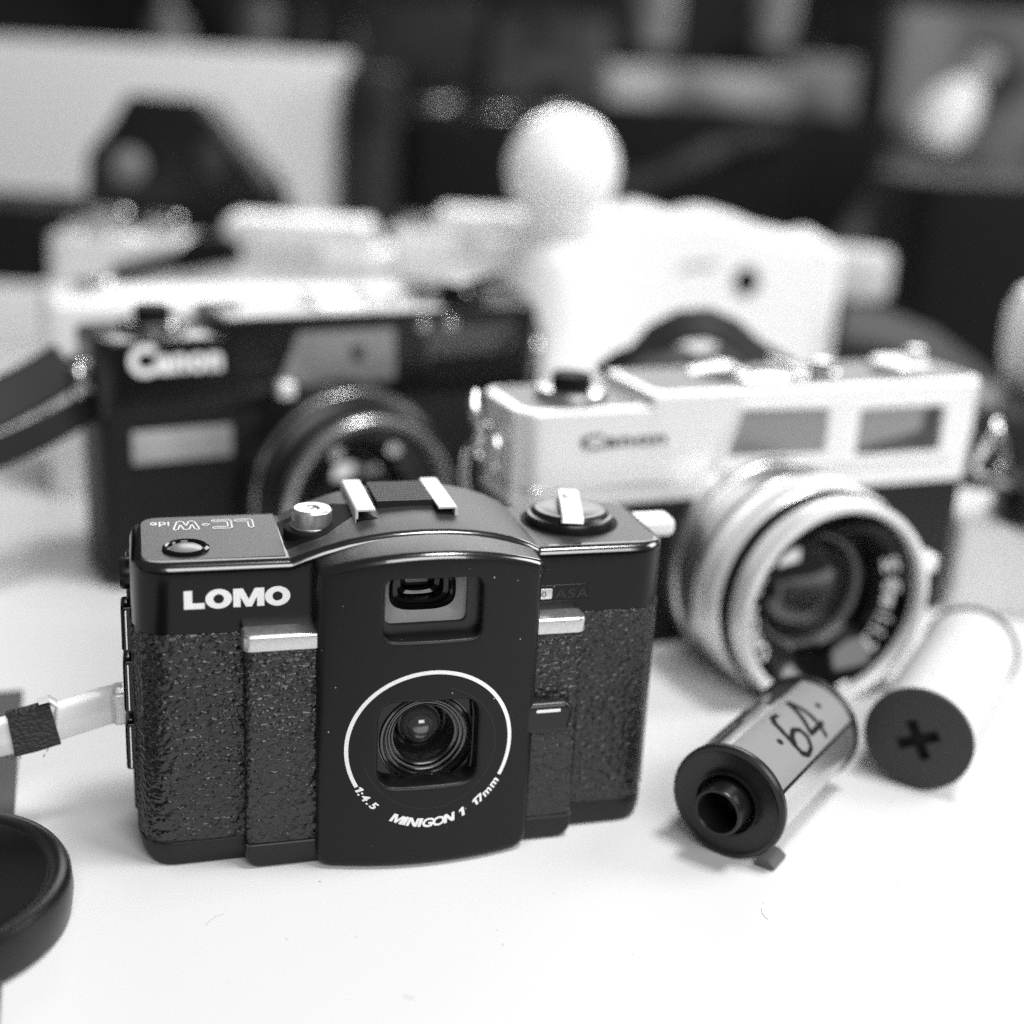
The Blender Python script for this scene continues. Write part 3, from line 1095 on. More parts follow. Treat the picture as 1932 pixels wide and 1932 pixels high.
        MB().box(50.5, 55.5, -12, -7, 55.5, 60.5, 1.2).build('focus_tab', 'satin', lb)
    else:
        lb = MB().lathe([(30.4, 0), (30.4, 4), (30.0, 5), (29.4, 5.4), (29.4, 7), (30.2, 7.8), (30.4, 16), (30.2, 17), (29.6, 17.6)], c, ax, 80).build('lens_barrel', 'lensmetal', t)
        MB().lathe([(29.8, 17.4), (30.4, 18.2), (30.4, 20.0), (29.8, 20.5), (29.7, 21.2), (30.3, 21.8), (30.3, 26.5), (29.7, 27.4), (29.2, 27.8), (28.8, 29.0)], c, ax, 80).build('aperture_ring', 'satin', lb)
        MB().lathe([(29.2, 27.7), (29.2, 31.4), (28.2, 31.8)], c, ax, 80).build('dark_ring', 'matt', lb)
        MB().lathe([(28.2, 30), (28.6, 31.6), (28.6, 36.5), (28.1, 38.0), (26.6, 38.4), (25.6, 37.4), (25.2, 33.0)], c, ax, 80).build('front_ring', 'satin', lb)
        MB().lathe([(25.3, 35), (24.6, 33.5), (17.6, 29.4), (16.6, 25.5), (16.0, 25.0), (15.6, 20.0)], c, ax, 64).build('name_ring', 'gloss', lb)
        MB().lathe([(15.8, 20), (13.5, 23.2), (8, 25.6), (0, 26.6)], c, ax, 48).build('front_glass', 'darkglass', lb, smooth=80)
        MB().lathe([(16.2, 24.6), (15.6, 24.9), (15.0, 24.4), (14.8, 23)], c, ax, 48).build('glass_edge', 'glassgrey', lb, smooth=80)
        # white lettering round the name ring
        for a0, a1, body_ in ((222, 140, 'CANON LENS'), (28, -44, 'SE 45mm 1:1.7')):
            out = []
            n = len(body_)
            for i, ch in enumerate(body_):
                if ch == ' ': continue
                a_ = math.radians(a0 + (a1 - a0) * (i + .5) / n)
                bm = text_bm(ch, 5.2, 0.015, 0, 1.0, align='CENTER')

                def fn(co, a_=a_):
                    rr = 19.6 + co.y
                    rt_ = (math.sin(a_), -math.cos(a_))
                    rad_ = rr
                    y_ = -(29.4 + (rad_ - 17.6) * 4.1 / 7.0) - .12 - co.z
                    return (c[0] + rad_ * math.cos(a_) + rt_[0] * co.x, y_, c[2] + rad_ * math.sin(a_) + rt_[1] * co.x)
                out.append((bm, fn))
            text_obj('lettering', out, 'ink', lb, None)
        MB().box(c[0] + 27.5, c[0] + 32, -36, -30, 33, 38, 1.0).build('focus_tab', 'satin', lb)
    # top furniture
    kx, ky = (20.5, 15.5)
    zt = 72.4
    kn = MB().lathe([(9.6, zt - .5), (9.8, zt + 2.2), (9.4, zt + 2.8), (5.4, zt + 3.0)], (kx, ky, 0), (0, 0, 1), 48).build('rewind_knob', 'chrome', t)
    MB().knurl((kx, ky, 0), (0, 0, 1), 5.4, zt + 2, zt + (6.5 if not black else 7), 16, .5).build('knob_grip', 'matt', kn)
    sh = MB().box(70, 91, 8, 27, top - .2, top + .9, .3).build('shoe', 'chrome' if not black else 'satin', t)
    for x in (70, 88):
        MB().box(x, x + 3.0, 8, 27, top + 2.2, top + 3.0, .2).build('shoe_rail', 'chrome', sh)
    if not black:
        MB().lathe([(5.2, top - .2), (5.2, top + 1.4), (4.0, top + 1.8), (3.4, top + 4.6), (0, top + 5)], (99, 15, 0), (0, 0, 1), 32).build('shutter_button', 'chrome', t)
        MB().lathe([(8.5, top - .2), (8.5, top + 2.4), (7.9, top + 3), (0, top + 3.1)], (128, 17, 0), (0, 0, 1), 40).build('advance_hub', 'satin', t)
        MB().lathe([(2.6, top + 2), (2.6, top + 6.4), (0, top + 6.8)], (134, 18, 0), (0, 0, 1), 20).build('lever_tip', 'chrome', t)
        MB().ribbon([(60, 22, top + .5), (66, 20, top + 2), (69, 16, top + 3)], 6, 1.2, (0, 1, 0)).build('cover_step', 'satin', t)
    else:
        MB().prism(rounded([(44, 3.5), (112, 2.5), (90, 24), (50, 24)], 1.0), top - .2, top + .25).build('pale_top_patch', 'paper', t)  # pale trapezoid patch lying on the black top plate
        MB().lathe([(8.0, top - .2), (8.0, top + 3.4), (7.4, top + 4), (0, top + 4.1)], (124, 16, 0), (0, 0, 1), 40).build('advance_hub', 'gloss', t)
        MB().ribbon([(118, 12, top + 5), (127, 15, top + 6.5), (139, 22, top + 6.8)], 9, 2.4, (-.3, 1, 0)).build('advance_lever', 'bkplastic', t)
        MB().lathe([(4.0, top - .2), (4.0, top + 2.4), (0, top + 2.6)], (103, 15, 0), (0, 0, 1), 24).build('shutter_button', 'chrome', t)
    # strap lugs with split rings
    for s_, x in ((-1, 0), (1, L)):
        lg = MB().lathe([(2.6, 0), (2.6, .6), (1.2, 1.2), (1.2, 3.2), (1.9, 4.0), (0, 4.2)], (x, 13, 64), (s_, 0, 0), 20).build('strap_lug', 'chrome', t)
        pts = []
        for k in range(28):
            a_ = 2 * PI * k / 28
            pts.append((x + s_ * (3.4 + 2.0 * math.cos(a_ * 1.0) * .3), 13 + 5.2 * math.cos(a_), 60 + 6.2 * math.sin(a_)))
        MB().tube(pts, .75, 8, True).build('split_ring', 'chrome', lg)
    return t


silver = rangefinder('rangefinder_camera', 'silver rangefinder camera with Canon lettering and chrome-ringed lens behind the film cartridge', (42, 75, 0), 6.7, False)
blackc = rangefinder('rangefinder_camera', 'black rangefinder camera with large white Canon lettering, behind the left half of the small one', (-62, 151, 0), 14.0, True)
blackc.scale = (1, 1, 1.045)

# big lug ring hanging at the silver camera's left
hk = MB()
hk.tube([(0, 0, 76), (-.5, -1, 73), (0, -2, 69), (1.5, -2, 66), (1.0, -1, 62.5), (-1.5, 0, 60.5)], [1.0, 1.5, 1.6, 1.5, 1.3, 1.0], 10)
hk.tube([(-1.5, 0, 60), (-2, 0, 54), (-1, 0, 47), (0, 0, 40)], 1.0, 8)
tag(hk.build('strap_clip', 'chrome'), 'chrome strap clip dangling between the black and the silver rangefinder cameras', 'clip', (32.5, 86, 0))

# ================================================================== FILM CARTRIDGE
fc = thing('film_cartridge', 'film cartridge lying on its side, grey label marked 64, in front of the silver camera', 'film cartridge', (63.8, -17.2, 0), 41.5)
# local: axis along +x, near end at x=0
R_ = 12.1
o = (0, 0, 12.6)
AX = (1, 0, 0)
shell = MB().lathe([(11.4, 1.0), (11.9, 1.1), (11.9, 43.4), (11.4, 43.6)], o, AX, 96).build('shell', 'tin', fc, smooth=60)
for h0, nm in ((0.0, 'end_cap'), (42.6, 'end_cap')):
    s_ = 1 if h0 == 0 else -1
    e = 0 if h0 == 0 else 44.4
    MB().lathe([(5.8, e + s_ * 2.4), (6.0, e + s_ * 1.2), (6.8, e + s_ * .55), (10.6, e + s_ * .35), (11.4, e + s_ * -.1), (12.2, e + s_ * 0.0), (12.6, e + s_ * .5), (12.6, e + s_ * 1.5), (12.3, e + s_ * 2.0), (11.9, e + s_ * 2.2)], o, AX, 96).build(nm, 'candark', fc)
hub = MB().lathe([(3.9, 3.5), (4.2, -4.6), (4.5, -5.0), (5.0, -5.0), (5.25, -4.6), (5.3, 1.5), (5.7, 2.4)], o, AX, 64).build('spool_hub', 'bkplastic', fc)
MB().lathe([(6.4, 0.6), (6.6, -.9), (7.0, -1.0), (7.1, .5)], o, AX, 64).build('hub_collar', 'bkplastic', fc)
MB().lathe([(0, 3.2), (4.1, 3.2)], o, AX, 32).build('hub_core', 'matt', hub)
MB().box(2.2, 2.9, -.5, .5, 9.0, 16.2).build('hub_key', 'bkplastic', hub)


def cyl(h, ang, rr=12.0):
    # ang measured from the top, positive towards the viewer's right (-y)
    a_ = math.radians(ang)
    return (h, -rr * math.sin(a_), 12.6 + rr * math.cos(a_))


def cyl_patch(mb, h0, h1, a0, a1, rr=11.96, n=24):
    A = [mb.bm.verts.new(cyl(h0, a0 + (a1 - a0) * k / n, rr)) for k in range(n + 1)]
    B = [mb.bm.verts.new(cyl(h1, a0 + (a1 - a0) * k / n, rr)) for k in range(n + 1)]
    C_ = [mb.bm.verts.new(cyl(h0, a0 + (a1 - a0) * k / n, rr - .1)) for k in range(n + 1)]
    D_ = [mb.bm.verts.new(cyl(h1, a0 + (a1 - a0) * k / n, rr - .1)) for k in range(n + 1)]
    for k in range(n):
        mb.bm.faces.new((A[k], A[k + 1], B[k + 1], B[k]))
        mb.bm.faces.new((A[k], A[k + 1], C_[k + 1], C_[k]))
        mb.bm.faces.new((B[k], B[k + 1], D_[k + 1], D_[k]))
    mb.bm.faces.new((A[0], B[0], D_[0], C_[0]))
    mb.bm.faces.new((A[n], B[n], D_[n], C_[n]))


mb = MB(); cyl_patch(mb, 2.3, 42.4, -8, 62); lab = mb.build('label', 'greypaper', fc)
mb = MB(); cyl_patch(mb, 2.3, 42.4, 62.4, 66); mb.build('dark_stripe', 'matt', lab)
mb = MB(); cyl_patch(mb, 2.3, 42.4, -52, -47); mb.build('dark_stripe', 'matt', lab)
# ·64· printed along the cartridge, letters' feet towards the right edge
mb = []


def lab_fn(h0, a_base, w=12.02):
    def fn(co):
        ang = a_base - math.degrees(co.y / 12.0)
        return cyl(h0 + co.x, ang, w + co.z)
    return fn


def cyl_stroke(mb, pts, wd):
    P = []
    for (a, b) in zip(pts[:-1], pts[1:]):
        a, b = Vector(a), Vector(b)
        k = max(1, int((b - a).length / 0.5))
        P += [a.lerp(b, q / k) for q in range(k)]
    P.append(Vector(pts[-1]))
    prev = None
    for i, p in enumerate(P):
        t = (P[min(i + 1, len(P) - 1)] - P[max(i - 1, 0)]).normalized()
        nn = Vector((-t.y, t.x)) * wd / 2
        cur = [mb.bm.verts.new(cyl(q.x, 54 - math.degrees(q.y / 12.0), r_)) for q in (p - nn, p + nn) for r_ in (12.0, 12.06)]
        cur = [cur[0], cur[1], cur[3], cur[2]]
        if prev: mb.bridge(prev, cur)
        else: mb.bm.faces.new(cur)
        prev = cur
    mb.bm.faces.new(prev)


mb = MB()
six = [(21.6, 10.6), (19.4, 10.9), (17.4, 9.4), (16.0, 6.6), (15.4, 3.6), (16.0, 1.0), (18.0, -0.2), (20.4, 0.4), (21.6, 2.6), (21.2, 4.8), (19.4, 5.8), (17.2, 5.0), (15.9, 3.4)]
four = [(30.6, 2.6), (23.6, 2.6), (24.4, 4.2), (28.4, 11.0), (28.8, 11.0), (28.6, -0.4)]
cyl_stroke(mb, six, 1.25)
cyl_stroke(mb, four, 1.25)
mb.build('lettering', 'matt', lab)
mb = MB()
for (h0, h1, a0, a1) in ((30.0, 42.2, -26, -10), (34.0, 42.2, -44, -27), (26, 32, -20, -12), (3, 16, -27, -22), (8, 24, -40, -36), (16, 30, -34, -28)):
    cyl_patch(mb, h0, h1, a0, a1, 11.97)
mb.build('printed_patch', 'g05', lab)
mb = MB()
for h in (12.4, 34.2):
    n = 16
    cv = mb.bm.verts.new(cyl(h, 26, 12.04))
    rg = [mb.bm.verts.new(cyl(h + .8 * math.cos(2 * PI * k / n), 26 + 3.8 * math.sin(2 * PI * k / n), 12.04)) for k in range(n)]
    for k in range(n): mb.bm.faces.new((cv, rg[k], rg[(k + 1) % n]))
mb.build('dots', 'matt', lab)
# light-trap lip along the lower right side
lipp = MB()
pr = [(-8.0, 2.2), (-7.0, 0.3), (-10.6, 0.3), (-11.4, 0.6), (-11.2, 1.1), (-9.8, 2.0)]
ring0 = [lipp.bm.verts.new((1.0, y_, z_)) for y_, z_ in pr]
ring1 = [lipp.bm.verts.new((7.5, y_, z_)) for y_, z_ in pr]
lipp.bridge(ring0, ring1); lipp.bm.faces.new(ring0); lipp.bm.faces.new(ring1)
lipp.build('light_trap_lip', 'flap', fc)

# ================================================================== ROLL OF 120 FILM
rf = thing('film_roll', 'white paper film roll showing its dark grey spool end with a cross-shaped slot', 'film roll', (119.6, 1.2, 0), 46.0)
o = (0, 0, 12.6)
cross = []
aw, al = 1.35, 5.0
for q in range(4):
    a_ = PI / 2 * q
    for px_, py_ in ((al, -aw), (al, aw), (aw, aw)):
        cross.append((px_ * math.cos(a_) - py_ * math.sin(a_), 12.6 + px_ * math.sin(a_) + py_ * math.cos(a_)))
cross = [(u, v) for u, v in cross]
rotc = []
for u, v in cross:
    a_ = math.radians(-28)
    rotc.append((u * math.cos(a_) - (v - 12.6) * math.sin(a_), 12.6 + u * math.sin(a_) + (v - 12.6) * math.cos(a_)))
FXN = lambda u, v, w: (-w, u, v)
MB().prism(circle(0, 12.6, 12.5, 72), -1.4, 0.0, 0.35, 0.3, mp=FXN, holes=[(rotc, 0.0, 1.38, True)]).build('spool_end', 'spool', rf)
MB().prism(circle(0, 12.6, 12.5, 72), -62.0, -60.6, 0.3, 0.3, mp=FXN).build('spool_end', 'spool', rf)
MB().prism([(u * .98, 12.6 + (v - 12.6) * .98) for u, v in rotc], -1.35, -1.3, mp=FXN).build('slot_floor', 'matt', rf)
MB().lathe([(11.0, 1.6), (11.7, 1.7), (11.9, 30), (11.8, 60.2), (11.0, 60.4)], o, AX, 72).build('backing_paper', 'paper', rf)

# ================================================================== LENS CAP
lc_ = thing('round_cover', 'black round lens cap with grained top lying at the left edge of the picture', 'lens cap', (-91.5, -11.5, 0))
MB().lathe([(0, 0.3), (24.6, 0.3), (25.4, 1.0), (25.9, 5.0), (25.6, 8.6), (25.0, 9.6), (24.2, 9.9), (22.2, 9.7), (21.6, 9.2), (0, 9.0)], (0, 0, 0), (0, 0, 1), 128).build('rim', 'bkplastic', lc_)
MB().lathe([(21.4, 9.05), (21.3, 9.4), (20.8, 9.5), (0, 9.5)], (0, 0, 0), (0, 0, 1), 96).build('grained_disc', 'blackrubber', lc_)

# ================================================================== GREY NOTEBOOK UNDER THE STRAP
nb = MB().box(-60, 0, -260, 0, 0.05, 2.0, .6).build('notebook', 'notebook')
tag(nb, 'flat dark grey notebook on the white table, under the lens cap at the left edge', 'notebook', (-80.9, 83, 0), 2.0)

# ================================================================== STRAPS
sp = [(92, 158, 62), (98, 156, 67), (104, 155, 69.5), (110, 156, 76), (117, 155, 80), (125, 153, 81), (132, 151, 78.5), (139, 148, 72.5), (148, 143, 67.5), (156, 142, 63)]
tag(MB().ribbon([(x - 110, y - 150, z) for x, y, z in sp], 11, 3.0, (0.05, 0.6, 0.9)).build('camera_strap', 'blackleather'), 'dark leather strap arching up behind the silver rangefinder camera', 'strap', (110, 150, 0))
sp = [(100, 150, 64), (108, 151, 69), (116, 150, 71), (122, 147, 69), (129, 146, 72.5), (134, 147, 70), (138, 146, 64)]
tag(MB().ribbon([(x - 118, y - 148, z) for x, y, z in sp], 8, 3.0, (0.1, 0.9, 0.5)).build('camera_strap', 'greystrap'), 'crumpled inner fold of dark strap under the arch behind the silver camera', 'strap', (118, 148, 0))
sp = [(235, 262, 62), (250, 256, 60), (268, 250, 54), (286, 244, 42), (302, 238, 28), (318, 232, 12), (330, 230, 4)]
tag(MB().ribbon([(x - 240, y - 210, z) for x, y, z in sp], 16, 2.5, (0.3, .4, 0.8)).build('camera_strap', 'greystrap'), 'wide dark grey strap sloping down to the right, beside the white plastic camera', 'strap', (240, 210, 0))
sp = [(191, 103, 62), (194, 100, 56), (199, 97, 47), (206, 93, 44), (214, 90, 52), (224, 88, 58), (240, 86, 60)]
tag(MB().ribbon([(x - 191, y - 103, z) for x, y, z in sp], 10, 2.0, (0.1, 1, 0.3)).build('camera_strap', 'blackleather'), 'black leather strap hanging from the right lug of the silver camera', 'strap', (191, 103, 0))
sp = [(-70, 168, 66), (-77, 164, 62), (-88, 158, 57), (-101, 152, 52), (-120, 146, 46), (-140, 142, 40)]
tag(MB().ribbon([(x + 70, y - 168, z) for x, y, z in sp], 14, 2.2, (0.0, .5, 1)).build('camera_strap', 'blackleather'), 'black strap running off to the left from the black rangefinder camera', 'strap', (-70, 168, 0))
sp = [(-63, 162, 55), (-76, 152, 50), (-92, 144, 44.5), (-110, 136, 38), (-140, 128, 30)]
tag(MB().ribbon([(x + 66, y - 160, z) for x, y, z in sp], 9, 2.0, (0, .3, 1)).build('camera_strap', 'blackleather'), 'thin lower black strap trailing left below the wider one', 'strap', (-66, 160, 0))

# ================================================================== WHITE PLASTIC CAMERA AND BULB
wc = thing('toy_camera', 'white plastic camera with scalloped top and a small dark window, behind the silver camera', 'camera', (112, 314, 0), -15.5)
wout = rounded([(-2, 0), (133, 0), (133.5, 84), (131, 89), (124, 94), (117, 91), (101, 93.5), (90, 97.5), (76, 100.5), (68, 99.5), (62, 97), (54, 99.5), (45, 101.5), (36, 99), (20, 96), (6, 95), (-2, 92)],
               [5, 5, 3, 4, 6, 6, 8, 8, 6, 6, 6, 4, 6, 8, 6, 6, 5], 5)
wb = MB().prism(resample(wout, 4), -45, 0, 4, 4, mp=FYB).build('body', 'whiteplastic', wc)
MB().prism([(q[0] * 1.0, q[1]) for q in [(93 + 5.6 * math.cos(a / 20 * 2 * PI), 74 + 6.2 * math.sin(a / 20 * 2 * PI)) for a in range(20)]], -1, .6, .2, 0, mp=FYB).build('viewfinder_window', 'matt', wc)
MB().prism(rounded([(64, 77.0), (72, 78.5), (80, 80), (79, 82), (70, 80), (63, 78.5)], .5), -1, .4, mp=FYB).build('printed_mark', 'g40', wc)

bl = thing('light_bulb', 'opal white globe light bulb standing in a white socket, rising above the cameras', 'light bulb', (118, 294, 0))
prof = []
zc, rr = 117.6, 22.8
for k in range(30):
    a_ = math.radians(90 - k * 138 / 29)
    prof.append((max(0, rr * math.cos(a_)), zc + rr * math.sin(a_)))
prof += [(14.6, 96), (14.4, 90), (14.4, 84)]
MB().lathe(prof, (0, 0, 0), (0, 0, 1), 72).build('globe', 'opal', bl, smooth=80)
MB().lathe([(0, 89), (14.8, 89), (16.5, 87.5), (18.5, 80), (19, 60), (20, 30), (26, 6), (27, 0.2), (0, 0.2)], (0, 0, 0), (0, 0, 1), 56).build('socket', 'whiteplastic', bl)


# ================================================================== CHROME CAMERAS AT THE BACK LEFT
def chrome_cam(name, label, loc, deg, L, top, hump_, mat_body='satin'):
    t = thing(name, label, 'camera', loc, deg)
    plan = resample(rrect(0, 0, L, 34, 8, 6), 5)
    MB().prism(inset(plan, .8), 0.2, top - 22, .3, 1).build('body', 'rangeleather', t)
    MB().prism(plan, top - 24, top, 2, .5).build('top_cover', mat_body, t)
    x0, x1, h = hump_
    MB().prism(rounded([(x0 - 4, top - 3), (x1 + 4, top - 3), (x1, top + h), (x0, top + h)], [0, 0, 4, 4]), -30, -2, 2, 2, mp=FYB).build('finder_housing', mat_body, t)
    MB().prism(rrect(x0 + 12, top - 2, x1 - 18, top + h - 4, 1), 0, 2.6, .3, 0, mp=FYB).build('finder_window', 'satin', t)
    MB().lathe([(29, 0), (29, 8), (25, 9), (25, 28), (22, 29), (20, 24)], (L * .5, 0, top * .42), (0, -1, 0), 48).build('lens_barrel', 'satin', t)
    MB().lathe([(21, 25), (12, 23), (0, 24)], (L * .5, 0, top * .42), (0, -1, 0), 32).build('front_glass', 'darkglass', t)
    return t


ca = chrome_cam('chrome_camera', 'chrome camera with raised finder and round dials, standing before the large white carton', (-86, 352, 0), -14.5, 143, 80, (74, 134, 11))
for x_, y_, r_, h_ in ((24, 12, 8.5, 10), (46, 14, 8, 8), (10, 16, 6, 4)):
    MB().lathe([(r_, 79.5), (r_, 80 + h_), (r_ - 1, 81 + h_), (0, 81.2 + h_)], (x_, y_, 0), (0, 0, 1), 32).build('dial', 'chrome', ca)
MB().prism(rounded([(56, 68), (82, 74), (82, 79.5), (74, 84), (62, 83), (54, 76)], 2), -6, 7, 2, 1, mp=FYB).build('shadow_gap_block', 'matt', ca)  # black block added for the shadowed gap beside the finder housing
MB().tube([(30, -6, 66), (44, -8, 70), (56, -6, 74)], 3.5, 12).build('cable', 'matt', ca)
cb = chrome_cam('chrome_camera', 'bright silver camera in the middle background, between the chrome camera and the light bulb', (58, 356, 0), -16, 74, 84, (22, 60, 10), 'silverlight')
for x_, y_, r_, h_ in ((12, 14, 8, 5), (64, 14, 7, 6)):
    MB().lathe([(r_, 83.5), (r_, 84 + h_), (r_ - 1, 85 + h_), (0, 85.2 + h_)], (x_, y_, 0), (0, 0, 1), 32).build('dial', 'chrome', cb)
# flat silver camera lying right behind the black one
cc = thing('flat_camera', 'low pale silver camera directly behind the black rangefinder, its top showing as a light band', 'camera', (-82, 246, 0), 4.0)
MB().prism(resample(rounded([(0, 0), (150, 0), (168, 12), (168, 36), (6, 36), (0, 30)], 6), 5), 0.2, 71.5, 3, 1).build('body', 'silverlight', cc)
MB().lathe([(7, 70), (7, 75), (6, 76), (0, 76.2)], (18, 18, 0), (0, 0, 1), 28).build('dial', 'chrome', cc)
MB().lathe([(8, 70), (8, 74), (7, 75), (0, 75.2)], (140, 20, 0), (0, 0, 1), 28).build('dial', 'chrome', cc)


pc = MB().prism(resample(rounded([(0, 0), (66, 0), (66, 62), (60, 76), (44, 81), (22, 80), (6, 70), (0, 66)], [3, 3, 6, 8, 10, 8, 6, 4]), 4), -20, 0, 5, 4, mp=FYB).build('lens_pouch', 'blackleather')
tag(pc, 'black leather pouch standing behind the right end of the black rangefinder camera', 'pouch', (30, 222, 0.2), 6)

# ================================================================== BACKGROUND (frame turned towards the camera)
def bgw(x, y):
    a_ = math.radians(BGA)
    return (BG[0] + x * math.cos(a_) - y * math.sin(a_), BG[1] + x * math.sin(a_) + y * math.cos(a_), 0)


def bgbox(name, label, cat, x0, x1, y, dep, z0, z1, m, r=3, deg=0, group=None):
    p = bgw((x0 + x1) / 2, y)
    hw = (x1 - x0) / 2
    o_ = MB().prism(rrect(-hw, 0, hw, dep, min(r, hw * .4, dep * .4), 3), z0, z1, min(r, 3) * .9, min(r, 3) * .9).build(name, m)
    return tag(o_, label, cat, p, BGA + deg, group)


bgbox('white_box', 'large white carton standing at the back left behind the dark camera', 'box', -420, -124, 900, 60, 0.2, 158, 'white', 5)
bgbox('carton_shade_slab', 'dark grey folder standing in for the shaded right side of the large white carton', 'slab', -119, -92, 880, 90, 0.2, 150, 'g05', 3)  # dark slab added as the carton's shaded side face
dk = thing('folding_camera', 'black camera with domed top in front of the large white carton', 'camera', bgw(-178, 700), BGA)
MB().prism(resample(rrect(-54, 0, 54, 50, 4), 6), 0.2, 78, 3, 2).build('body', 'matt', dk)
MB().prism(resample(rounded([(-51, 76), (51, 76), (48, 92), (30, 112), (12, 133), (-26, 134), (-36, 118), (-48, 104)], [2, 2, 6, 8, 8, 8, 6, 4]), 4), -42, -4, 4, 4, mp=FYB).build('hood', 'bkplastic', dk)
MB().lathe([(9, 0), (9, 3), (6, 5), (0, 5.6)], (-24, -3, 99), (0, -1, 0), 28).build('painted_highlight', 'frost', dk)  # pale disc painted in as the highlight on the black hood
MB().lathe([(9, 0), (9, 3), (6, 4), (0, 4)], (16, -3, 104), (0, -1, 0), 28).build('viewfinder_window', 'g10', dk)

# shelf unit at the very back with things on it
sh = thing('shelf_unit', 'dark shelf unit across the back, holding boxes and jars', 'shelf', bgw(0, 1250), BGA)
MB().box(-620, 620, 0, 260, 108, 116, 2).build('shelf', 'g05', sh)
MB().box(-620, 620, 250, 262, -738, 420, 1).build('back_board', 'wall', sh)
MB().box(-640, -622, 0, 260, -738, 420, 1).build('side_panel', 'wall', sh)
MB().box(622, 640, 0, 260, -738, 420, 1).build('side_panel', 'wall', sh)
bgbox('storage_box', 'mid grey storage box on the shelf behind the light bulb', 'box', -40, 66, 1262, 120, 116.5, 200, 'g10', 4)
bgbox('storage_box', 'wide dark grey storage box on the shelf, left of the mid grey box', 'box', -160, -50, 1280, 120, 116.5, 210, 'g05', 4)
for x_, r_, z_, lab_ in ((106, 19, 180, 'pale grey cylindrical jar at the top of the picture, nearer the middle'), (214, 17, 186, 'pale grey cylindrical jar at the top of the picture, further right')):
    j = MB().lathe([(0, 0), (r_, 0), (r_ + 1, 3), (r_ + 1, 64), (r_ - 3, 70), (r_ - 3, 78), (0, 79)], (0, 0, 0), (0, 0, 1), 32).build('jar', 'g40')
    tag(j, lab_, 'jar', bgw(x_, 1300), 0)
    j.location.z = 0.1165 if False else z_ * MM
    bgbox('book_stack', 'dark box on the shelf carrying the ' + lab_.split(' at ')[0] + (' nearer the middle' if x_ < 150 else ' further right'), 'box', x_ - 34, x_ + 34, 1264, 100, 116.5, z_ - .3, 'matt', 2)
bgbox('light_tray', 'long pale grey tray on a dark box, above and right of the light bulb', 'tray', 52, 200, 1080, 60, 134, 163, 'g40', 10)
bgbox('dark_case', 'long black case carrying the pale grey tray, right of the bulb', 'case', 40, 216, 1070, 90, 0.2, 133.6, 'matt', 6)
bgbox('small_grey_box', 'small grey box at the end of the pale tray', 'box', 204, 262, 1150, 60, 130, 176, 'g20', 6)
bgbox('black_crate', 'black crate under the small grey box behind the tray', 'crate', 218, 300, 1140, 90, 0.2, 129.6, 'matt', 4)
bgbox('grey_cabinet', 'pale grey cabinet in the upper right background', 'cabinet', 300, 480, 1200, 45, 60, 222, 'cabinet', 6)
bgbox('cabinet_base', 'dark plinth carrying the pale grey cabinet', 'plinth', 296, 486, 1195, 52, -738, 59.5, 'matt', 3)
bb_ = MB().lathe([(0, -26), (14, -22), (20, -8), (19, 6), (12, 22), (5, 30), (0, 32)], (0, 0, 0), (0.3, 0, 1), 32).build('globe', 'white')
tag(bb_, 'white rounded bottle-like blob in the upper right, in front of the pale cabinet', 'bottle', bgw(293, 1000), 0)
bb_.name = 'white_bottle'
bb_.location.z = 0.140
bb_.rotation_euler = (0, math.radians(18), 0)
MB().lathe([(0, 0), (9, 1), (9, 20), (0, 21)], (8, 0, 28), (0.3, 0, 1), 24).build('stopper', 'g40', bb_)
bgbox('bottle_stand', 'dark grey box that the white bottle in the upper right stands on', 'box', 262, 330, 990, 70, 0.2, 112, 'g05', 6)
dg = MB().box(-13, 13, 0, 12, -44, 44, 6).build('grey_lens_case', 'g10')
tag(dg, 'tilted grey lens case leaning in the right background', 'case', bgw(228, 900), BGA)
dg.location.z = 0.078
dg.rotation_euler = (0, math.radians(28), math.radians(BGA))
bgbox('black_bag', 'bulky black bag behind the white camera at the right edge', 'bag', 196, 330, 700, 110, 0.2, 112, 'matt', 14)
bgbox('black_case', 'squat black case at the left edge behind the pale cameras', 'case', -340, -251, 700, 80, 36, 76, 'matt', 6)
bgbox('white_carton', 'low white carton under the squat black case at the left edge', 'box', -345, -249, 698, 84, 0.2, 35.6, 'white', 3)
bgbox('black_backdrop_case', 'broad black case filling the dark gap between the white carton and the bulb', 'case', -88, 36, 1010, 60, 0.2, 118, 'matt', 6)
hat = MB().lathe([(0, 40), (50, 38), (72, 24), (78, 6), (90, 0), (0, -2)], (0, 0, 0), (0, 0, 1), 40).build('grey_hat', 'g20')
tag(hat, 'pale grey domed hat-like shape at the top left corner', 'hat', bgw(-350, 1330), 0)
hat.location.z = 0.1185
jr = MB().lathe([(0, 0), (22, 0), (22, 80), (16, 88), (0, 90)], (0, 0, 0), (0, 0, 1), 32).build('vase', 'g20')
tag(jr, 'small grey vase at the top left, right of the pale domed shape', 'vase', bgw(-262, 1330), 0)
jr.location.z = 0.1165
